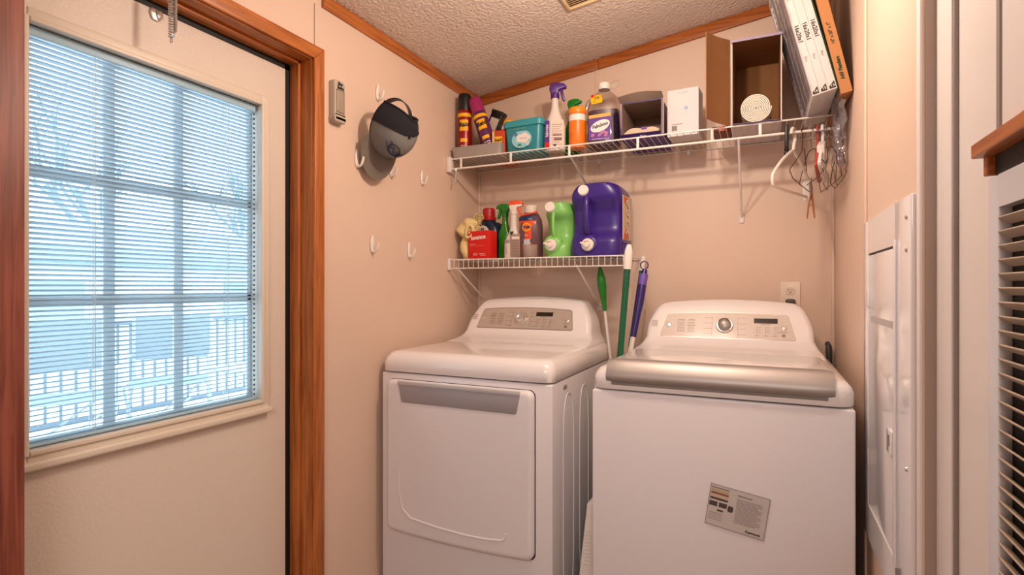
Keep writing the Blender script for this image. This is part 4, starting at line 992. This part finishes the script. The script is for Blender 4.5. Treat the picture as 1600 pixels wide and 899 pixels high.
G().tube([(.002, 0, .06), (.003, 0, .0), (.0, 0, -.02)], .0014, 6).build('hanging_wire', wirem, cp)

# ------------------------------------------------------------ lower shelf
# yellow cloth bag: crumpled closed form
g = G(); rnd = random.Random(11)
def crump(c, a, b, h, seed, amp, top=.5, n=48, m_=26):
    r_ = random.Random(seed); ph = [(r_.randint(1, 4), r_.uniform(2, 9), r_.uniform(0, 6)) for _ in range(8)]
    loops = []
    for j in range(m_+1):
        t = j/m_; L = []
        s = math.sin(PI*min(1, .08+t*.92))**.45 if t < .98 else .12
        s *= 1-(1-top)*t
        for i in range(n):
            an = 2*PI*i/n; d = 1+sum(math.sin(k*an+w*t+p) for k, w, p in ph)*amp/3
            L.append(Vector((c[0]+a*s*d*math.cos(an), c[1]+b*s*d*math.sin(an), c[2]+h*t)))
        loops.append(L)
    return loops
cloth = pl('yellow_cloth', '#e2cc92', .6, bump=.8, bscale=25)
yb = empty('yellow_bag', (-1.262, 2.250, LS_T), 'crumpled pale yellow plastic bag sitting at the left end of the lower shelf', 'bag')
G().loft(crump((0, 0, 0), .062, .065, .150, 4, .16, .65)).build('bag_body', cloth, yb, angle=70)
g = G(); g.loft(crump((-.006, -.02, .105), .058, .05, .095, 9, .20, .8)); g.build('folded_top', cloth, yb, angle=70)
g = G(); g.sheet(crumple(lambda u, v: Vector((.012+.040*u, -.03+.04*v, .150+.075*v-.01*u)), 0, 0, .008, 6), 12, 12, th=.0012); g.tube(smooth_path([(.0, -.06, .10), (.012, -.07, .150), (.034, -.068, .165), (.044, -.06, .130), (.030, -.062, .105)], 2), .0075, 8, closed=True); g.build('knotted_handle', cloth, yb, angle=70)
# blue detergent bottle with red cap
bd = empty('blue_detergent_bottle', (-1.215, 2.335, LS_T), 'dark blue detergent bottle with a red cap behind the red carton', 'detergent bottle')
bl = pl('detergent_blue', '#14283f', .25)
G().loft([se_loop(z, 0, 0, a, b, p) for z, a, b, p in ((0, .064, .038, 3), (.006, .068, .042, 3), (.12, .068, .042, 2.8), (.155, .064, .040, 2.5), (.180, .048, .034, 2.2), (.192, .034, .030, 2), (.200, .030, .030, 2))]).build('bottle_body', bl, bd, angle=60)
G().lathe([(.035, .194), (.036, .197), (.036, .210), (.031, .214), (.030, .250), (.026, .254), (0, .254)], 32).build('cap', pl('cap_red', '#b01216', .35), bd)
g = G(); g.tube([(.045, 0, .175), (.068, 0, .165), (.076, 0, .13), (.070, 0, .09)], .011, 10); g.build('handle', bl, bd)
g = G(); g.prism([(.034*math.cos(a), .034*math.sin(a)) for a in [PI*k/24 for k in range(25)]], -.002, 0, M=T(-.012, -.0415, .134)); g.build('white_arch_label', whiteL, bd)
text('lettering', '45', .020, navyL, bd, T(-.012, -.0440, .149), bold=.0006); patch('gold_edge', .070, .006, pl('gold_print', '#d9a64c', .45), bd, T(-.012, -.0432, .132))
rb = empty('red_carton', (-1.187, 2.178, LS_T), 'small red dryer sheet carton in front of the blue detergent bottle', 'carton', rz=R(-6))
G().box(-.060, .060, 0, .062, 0, .130, bev=.0012).build('carton_body', pl('carton_red', '#d01712', .4), rb)
text('lettering', 'bounce', .027, whiteL, rb, T(-.002, -.0006, .100) @ RY(-4), bold=.0010)
g = G(); g.box(-.048, .030, -.0008, 0, .062, .0630); g.box(-.048, -.02, -.0008, 0, .068, .0705); g.box(-.030, -.006, -.0008, 0, .018, .022); g.box(.004, .034, -.0008, 0, .022, .026); g.box(-.028, -.008, -.0008, 0, .026, .028); g.box(.010, .040, -.0008, 0, .016, .018)
g.build('print_lines', pl('print_pink', '#e8a090'), rb, smooth=False); patch('dark_mark', .007, .007, navyL, rb, T(-.042, 0, .021), r=.003); patch('pale_mark', .008, .008, whiteL, rb, T(-.052, 0, .123), r=.002)
spray_bottle('green_cleaner', (-1.108, 2.295, LS_T), .270, .032, .026, clear('green_bottle', '#3f9a2e', .10, .1, body=.55, bodycol='#2f8a22') if False else pl('bottle_lime', '#2f7d1c', .2), pl('trigger_green', '#147a20', .35), 'green spray bottle between the red carton and the white spray bottle', side=-1)
b4 = spray_bottle('white_cleaner', (-1.040, 2.245, LS_T), .268, .044, .027, pl('bottle_white', '#d8cfc8', .35), pl('trigger_offwhite', '#ded4cc', .35), 'white spray bottle with an orange topped trigger, right of the green bottle', rz=R(12), neckf=.40, lever=pl('trigger_orange', '#e2521c', .35))
g = G(); g.prism([(-.024, .040), (-.022, .052), (-.010, .062), (.016, .064), (.036, .060), (.043, .050), (.040, .044)], -.0140, .0140, bev=.004, M=T(0, 0, .270*.78-.006)); g.build('orange_hood', pl('trigger_orange', '#e2521c', .35), b4)
patch('back_label', .046, .105, pl('label_taupe', '#a08878', .5), b4, T(.012, -.0275, .060), r=.004); patch('pale_heading', .034, .010, whiteL, b4, T(.014, -.0283, .095)); g = G()
for k in range(9): g.box(-.006, .032-(k % 2)*.006, -.0290, -.0280, .080-.0085*k, .0825-.0085*k)
g.build('print_lines', pl('print_brown', '#7a6258'), b4, smooth=False); g = G(); g.prism([(0, -.010), (.009, .004), (.005, .010), (0, .006), (-.005, .010), (-.009, .004)], -.001, 0, M=T(-.004, -.0284, .116)); g.build('dark_heart_mark', dkink, b4)
text('lettering', 'method', .012, greyink, b4, T(-.030, -.0222, .040) @ RZ(-22) @ RY(-90))
# orange stain remover bottle with a clear measuring cup
td = empty('orange_label_bottle', (-.962, 2.262, LS_T), 'cloudy bottle with orange and blue label, white cap and a clear cup at its base', 'detergent bottle', rz=R(4))
tm = pl('bottle_mauve', '#6e4a52', .25)
G().loft([se_loop(z, 0, 0, a, b, p) for z, a, b, p in ((0, .050, .038, 2.8), (.005, .053, .041, 2.8), (.14, .053, .041, 2.6), (.175, .050, .039, 2.4), (.200, .038, .032, 2.1), (.212, .027, .026, 2), (.216, .026, .026, 2))]).build('bottle_body', tm, td, angle=60)
G().lathe([(.0285, .206), (.0292, .210), (.0285, .238), (.025, .242), (0, .242)], 32).build('cap', pl('cap_cream', '#e0d0c2', .35), td)
def curved(name, w, h, z, m, x0=0, R0=.060, off=.0): 
    g = G(); g.sheet(lambda u, v: Vector((x0+(u-.5)*w, -.0418-off+.5*((x0+(u-.5)*w)**2)/R0, z+(v-.5)*h)), 12, 2, th=.0006); return g.build(name, m, td)
curved('orange_label', .084, .150, .108, pl('label_orange', '#e2491a', .4), -.008, off=.0006); curved('navy_band', .084, .020, .180, navyL, -.008, off=.0012); curved('blue_band', .056, .012, .080, navyL, -.012, off=.0012)
curved('white_panel', .040, .050, .062, pl('label_pale_blue', '#b9c4d2', .4), -.010, off=.0014); curved('blue_band', .016, .055, .045, pl('label_blue', '#2e63ac', .4), -.036, off=.0012)
g = G(); g.prism([(.020*math.cos(a), .020*math.sin(a)) for a in [2*PI*k/28 for k in range(28)]], -.001, 0, M=T(-.006, -.0440, .140)); g.build('yellow_ring', yel, td)
g = G(); g.prism([(.0155*math.cos(a), .0155*math.sin(a)) for a in [2*PI*k/28 for k in range(28)]], -.001, 0, M=T(-.006, -.0448, .140)); g.build('orange_disc', orangeP, td)
text('lettering', 'Tide', .018, navyL, td, T(-.006, -.0462, .140) @ RY(-8), bold=.0009); text('lettering', 'OXI', .010, whiteL, td, T(.012, -.0440, .176)); text('lettering', 'ultra', .009, whiteL, td, T(-.008, -.0442, .104))
g = G(); g.prism([(-.030, 0), (.036, .010), (.040, .020), (.020, .014), (-.028, .008)], -.002, 0, M=T(.006, -.0400, .192)); g.build('red_sash', pl('label_red_orange', '#d23c1c', .4), td)
mc = empty('measuring_cup', (-.930, 2.180, LS_T), 'clear measuring cup standing in front of the orange label bottle', 'cup')
g = G(); g.lathe([(0, 0), (.026, 0), (.029, .004), (.033, .055), (.0335, .057), (.031, .055), (.027, .006), (0, .004)], 32); g.build('cup_body', clear('cup_plastic', '#f2ebe6', .12, .1, body=.38, bodycol='#d8c8bc'), mc)

def tap_jug(name, loc, w, h, d, body, label, capx, spx, handx, dark=None, r=.045, rz=0, sq=4.0, bellyz=.16):
    """detergent jug lying so that its spout end faces the room: shoulder bulge above, spout bulge below"""
    c = empty(name, loc, label, 'detergent jug', rz=rz)
    secs = []; n = 30
    for i in range(n+1):
        t = i/n; z = h*t
        yf = .0
        yf += .042*math.exp(-((t-.50)/.23)**4)                 # waist set back behind the handle
        taper = 1
        if t < .08: taper = .90+.10*math.sin(PI/2*t/.08)
        if t > .80: taper = math.sqrt(max(.0, 1-((t-.80)/.205)**2))*.52+.48
        if t > .985: yf += .03
        L = []
        for p in se_loop(z, 0, (yf+d)/2, w/2*taper, (d-yf)/2, sq if t < .8 else max(2.4, sq-(t-.8)*8), 48): L.append(p)
        secs.append(L)
    G().loft(secs).build('jug_body', body, c, angle=60)
    g = G(); zt_ = h*.78; g.tube(smooth_path([(handx, .030, zt_+.02), (handx-.001, -.002, zt_-.005), (handx, -.004, h*.56), (handx+.003, .002, h*.36), (handx+.006, .040, h*.26)], 2, False), w*.062, 14); g.build('handle', body, c)
    g = G(); g.lathe([(0, 0), (.024, 0), (.0245, .004), (.0245, .014), (.021, .019), (0, .020)], 32, M=T(capx, .014, h*.885) @ RX(90) @ RX(-14)); g.build('vent_cap', whiteP, c)
    g = G(); g.lathe([(.050, -.03), (.046, .0), (.038, .012), (.030, .016), (0, .016)], 32, M=T(spx, .012, bellyz*h) @ RX(90)); g.build('spout_bulge', body, c)
    g = G(); g.lathe([(0, .014), (.0255, .014), (.026, .018), (.026, .028), (.022, .032), (.013, .033), (.011, .044), (0, .046)], 32, M=T(spx, .012, bellyz*h) @ RX(90)); g.box(-.028, .012, -.012, -.004, -.004, .003, M=T(spx, -.020, bellyz*h) @ RY(20)); g.build('spout', whiteP, c)
    g = G(); g.box(-.008, .008, -.006, .003, .006, .014, bev=.002, M=T(spx-.002, -.024, bellyz*h)); g.build('red_button', redL, c)
    return c
gj = tap_jug('green_detergent_jug', (-.820, 2.200, LS_T), .132, .246, .19, pl('jug_green', '#82c466', .32), 'light green detergent jug with white cap and tap, left of the big purple jug', -.028, -.018, -.010, sq=2.8, bellyz=.22)
xj = tap_jug('purple_detergent_jug', (-.645, 2.180, LS_T), .222, .312, .245, pl('jug_purple', '#38207c', .3), 'large purple detergent jug with a white tap and a label on its right side', -.045, -.022, -.030, sq=5.5, bellyz=.155)
g = G(); xs = .1112
g.prism([(.045, .070), (.205, .075), (.205, .262), (.045, .255)], xs-.0005, xs+.0015, plane='yz'); g.build('side_label', pl('label_gold', '#d8ba98', .45), xj)
g = G(); g.prism([(.150, .08), (.203, .08), (.203, .258), (.165, .256)], xs+.0010, xs+.0022, plane='yz'); g.build('silver_print', pl('label_beige', '#c9b7a4', .4), xj)
g = G(); g.prism([(.06, .072), (.12, .073), (.15, .100), (.10, .118), (.06, .092)], xs+.0012, xs+.0026, plane='yz'); g.prism([(.06, .225), (.13, .225), (.13, .252), (.06, .251)], xs+.0012, xs+.0026, plane='yz'); g.build('orange_print', pl('label_burnt', '#c8501c', .4), xj)
text('lettering', 'XTRA', .062, whiteL, xj, T(xs+.0034, .120, .168) @ RZ(90) @ RY(-90) , bold=.0008, shear=.15); text('lettering', 'XTRA', .062, pl('logo_navy', '#161238'), xj, T(xs+.0026, .122, .166) @ RZ(90) @ RY(-90), bold=.0028, shear=.15)
g = G()
for k in range(5): g.tube([(xs-.001, .05+.035*k, .012), (xs+.001, .05+.035*k, .060)], .0022, 6)
g.build('moulded_ribs', pl('jug_purple', '#38207c', .3), xj)

# ------------------------------------------------------------ left wall: adhesive hooks, cap, remote
def wall_hook(y, z, label, s=1.0):
    c = empty('wall_hook', (XL, y, z), label, 'hook', group='white adhesive hooks on the left wall')
    g = G(); secs = []
    for t, w in ((0, .25), (.06, .55), (.2, .85), (.45, 1), (.7, .92), (.88, .65), (1, .30)):
        secs.append([Vector((.0005+p.y+.003, p.x, (t-.5)*.062*s)) for p in se_loop(0, 0, 0, .0105*w*s, .0040, 2, 16)])
    g.loft(secs); g.build('hook_plate', whiteP, c)
    g = G(); g.tube(smooth_path([(.004, 0, -.018*s), (.012, 0, -.028*s), (.022*s, 0, -.024*s), (.028*s, 0, -.008*s), (.031*s, 0, .004*s)], 2, False), [.0055]*3+[.0050]*8+[.0040]*99 if False else .0046, 10); g.build('prong', whiteP, c)
    return c
for y, z, lb, s in ((1.864, 1.886, 'white hook right of the cap, highest one left bare', 1.0), (1.530, 1.655, 'white hook beside the left edge of the cap brim', 1.05), (1.937, 1.662, 'white hook below the upper bare hook, near the wire shelf', 1.0), (1.727, 1.655, 'white hook half hidden behind the right edge of the cap brim', 1.0), (1.645, 1.930, 'white hook the cap hangs from', 1.0), (1.613, 1.352, 'left one of the two white hooks low on the wall', 1.05), (1.845, 1.345, 'right one of the two white hooks low on the wall', 1.05)):
    wall_hook(y, z, lb, s)
capo = empty('baseball_cap', (XL+.012, 1.612, 1.786), 'grey and navy baseball cap hanging by its strap from a wall hook', 'cap', rot=(R(-10), R(21), R(-14)))
capo.location.x += .056; capo.scale = (1.05, 1.05, 1.08)
# local: x out of the wall (crown up axis), z up (towards the back of the cap), y sideways
def capsurf(th, ph, k=1.0):
    """th: angle round the rim (0 = brim side, pointing down), ph: 0 rim .. pi/2 crown"""
    az, by, hh = .098, .078, .118
    c_, s_ = math.cos(ph), math.sin(ph)
    return Vector((.012+hh*s_**.92*k + .010, by*math.sin(th)*c_**.8*k, -az*math.cos(th)*c_**.8*k - .012*s_))
gy = pl('cap_grey_twill', '#77746f', .9, bump=.3, bscale=500); nv = pl('cap_navy_mesh', '#15131c', .9, bump=.5, bscale=700); br = pl('cap_brim_grey', '#766b62', .9, bump=.3, bscale=500)
def capgrid(t0, t1, p0, p1, nu, nv_, hole=None):
    g = G(); b = bmesh.new(); V = {}
    def vert(i, j):
        if (i, j) not in V: V[(i, j)] = b.verts.new(capsurf(R(t0+(t1-t0)*i/nu), R(p0+(p1-p0)*j/nv_)))
        return V[(i, j)]
    for i in range(nu):
        for j in range(nv_):
            tt_ = t0+(t1-t0)*(i+.5)/nu; pp = p0+(p1-p0)*(j+.5)/nv_
            if hole and hole(tt_, pp): continue
            b.faces.new((vert(i, j), vert(i+1, j), vert(i+1, j+1), vert(i, j+1)))
    b.normal_update(); bmesh.ops.solidify(b, geom=b.faces[:], thickness=.0016); bmesh.ops.recalc_face_normals(b, faces=b.faces); g._add(b); return g
capgrid(-88, 112, 0, 89.9, 44, 20).build('front_panels', gy, capo, angle=70)
capgrid(112, 272, 0, 89.9, 48, 24, hole=lambda t, p: ((t-180)/46)**2 + (p/62)**2 < 1).build('back_panels', nv, capo, angle=70)
g = G(); g.tube([capsurf(R(180+47*math.cos(a)), R(max(0, 63*math.sin(a))), 1.01) for a in [PI*k/20 for k in range(21)]], .0035, 8)
g.build('opening_trim', nv, capo)
g = G(); g.sheet(lambda u, v: capsurf(R(124+112*u), R(2+9*v), 1.0), 16, 2, th=.002); g.build('strap', canblack, capo)
g = G(); g.tube([capsurf(R(t), R(1), 1.005) for t in range(-180, 181, 6)], .0022, 6); g.tube([capsurf(R(112), R(p), 1.01) for p in range(0, 90, 6)], .0022, 6); g.tube([capsurf(R(-88), R(p), 1.01) for p in range(0, 90, 6)], .0022, 6); g.build('seam_piping', nv, capo)
g = G(); g.lathe([(0, 0), (.006, 0), (.006, .003), (0, .004)], 16, M=T(*capsurf(0, PI/2, 1.0)) @ RY(90)); g.build('top_button', nv, capo)
def brim(u, v):
    t = R(-62+124*u); rim = capsurf(t, R(2)); ext = .085*math.cos(t*1.25)**.7 if abs(t*1.25) < PI/2 else 0
    return rim + Vector((-.020*v*math.sin(PI*(u-.5))**2*0 + .012*v*(1-abs(2*u-1)**2), (v*ext)*math.sin(t)*.35, -ext*v)) + Vector((-.018*v*abs(2*u-1)**2, 0, 0))
g = G(); g.sheet(brim, 30, 10, th=.003); g.build('brim', br, capo, angle=70)
def onf(th, ph, d=.002): return capsurf(R(th), R(ph), 1.0) + (capsurf(R(th), R(ph), 1.03)-capsurf(R(th), R(ph), 1.0)).normalized()*d
nav = pl('embroidery_navy', '#1e2346', .7)
g = G(); g.tube([onf(-22+24*math.cos(a), 52+12*math.sin(a)) for a in [2*PI*k/30 for k in range(30)]], .0016, 6, closed=True)
g.tube([onf(-56+5.2*k, 50+4.5*math.sin(k*1.5)) for k in range(15)], .0019, 6); g.tube([onf(-56+6*k, 40+.1*k+1.0*math.sin(k)) for k in range(12)], .0014, 6); g.build('embroidered_crest', nav, capo)
rm = empty('wall_remote', (XL, 1.419, 1.822), 'beige handheld remote in its cradle on the wall beside the door casing', 'remote control')
rmM = pl('remote_beige', '#b5a697', .45)
def slab(y0, y1, z0, z1, x0, x1, r): return [[Vector((x, (y0+y1)/2+p[0], (z0+z1)/2+p[1])) for p in rr_pts((y1-y0)/2-i, (z1-z0)/2-i, r, 5)] for x, i in ((x0, 0), (x1-.004, 0), (x1-.001, .002), (x1, .005))]
G().loft(slab(-.026, .026, -.058, .072, .0005, .026, .010)).build('remote_body', rmM, rm)
G().loft(slab(-.028, .028, -.072, -.046, .0005, .030, .012)).build('cradle', rmM, rm)
G().loft(slab(-.018, .022, -.038, .040, .0260, .0272, .004)).build('slide_cover', pl('remote_cover', '#a09080', .4), rm)
g = G(); g.box(.0262, .0300, -.022, .022, -.047, -.0445); g.build('cradle_gap', dkink, rm, smooth=False)
text('handwriting', 'Bay', .016, dkink, rm, T(.0270, .000, .060) @ RZ(90), bold=.0006, shear=.2); text('handwriting', 'Extra', .014, dkink, rm, T(.0270, .002, .047) @ RZ(90), bold=.0008, shear=.2)
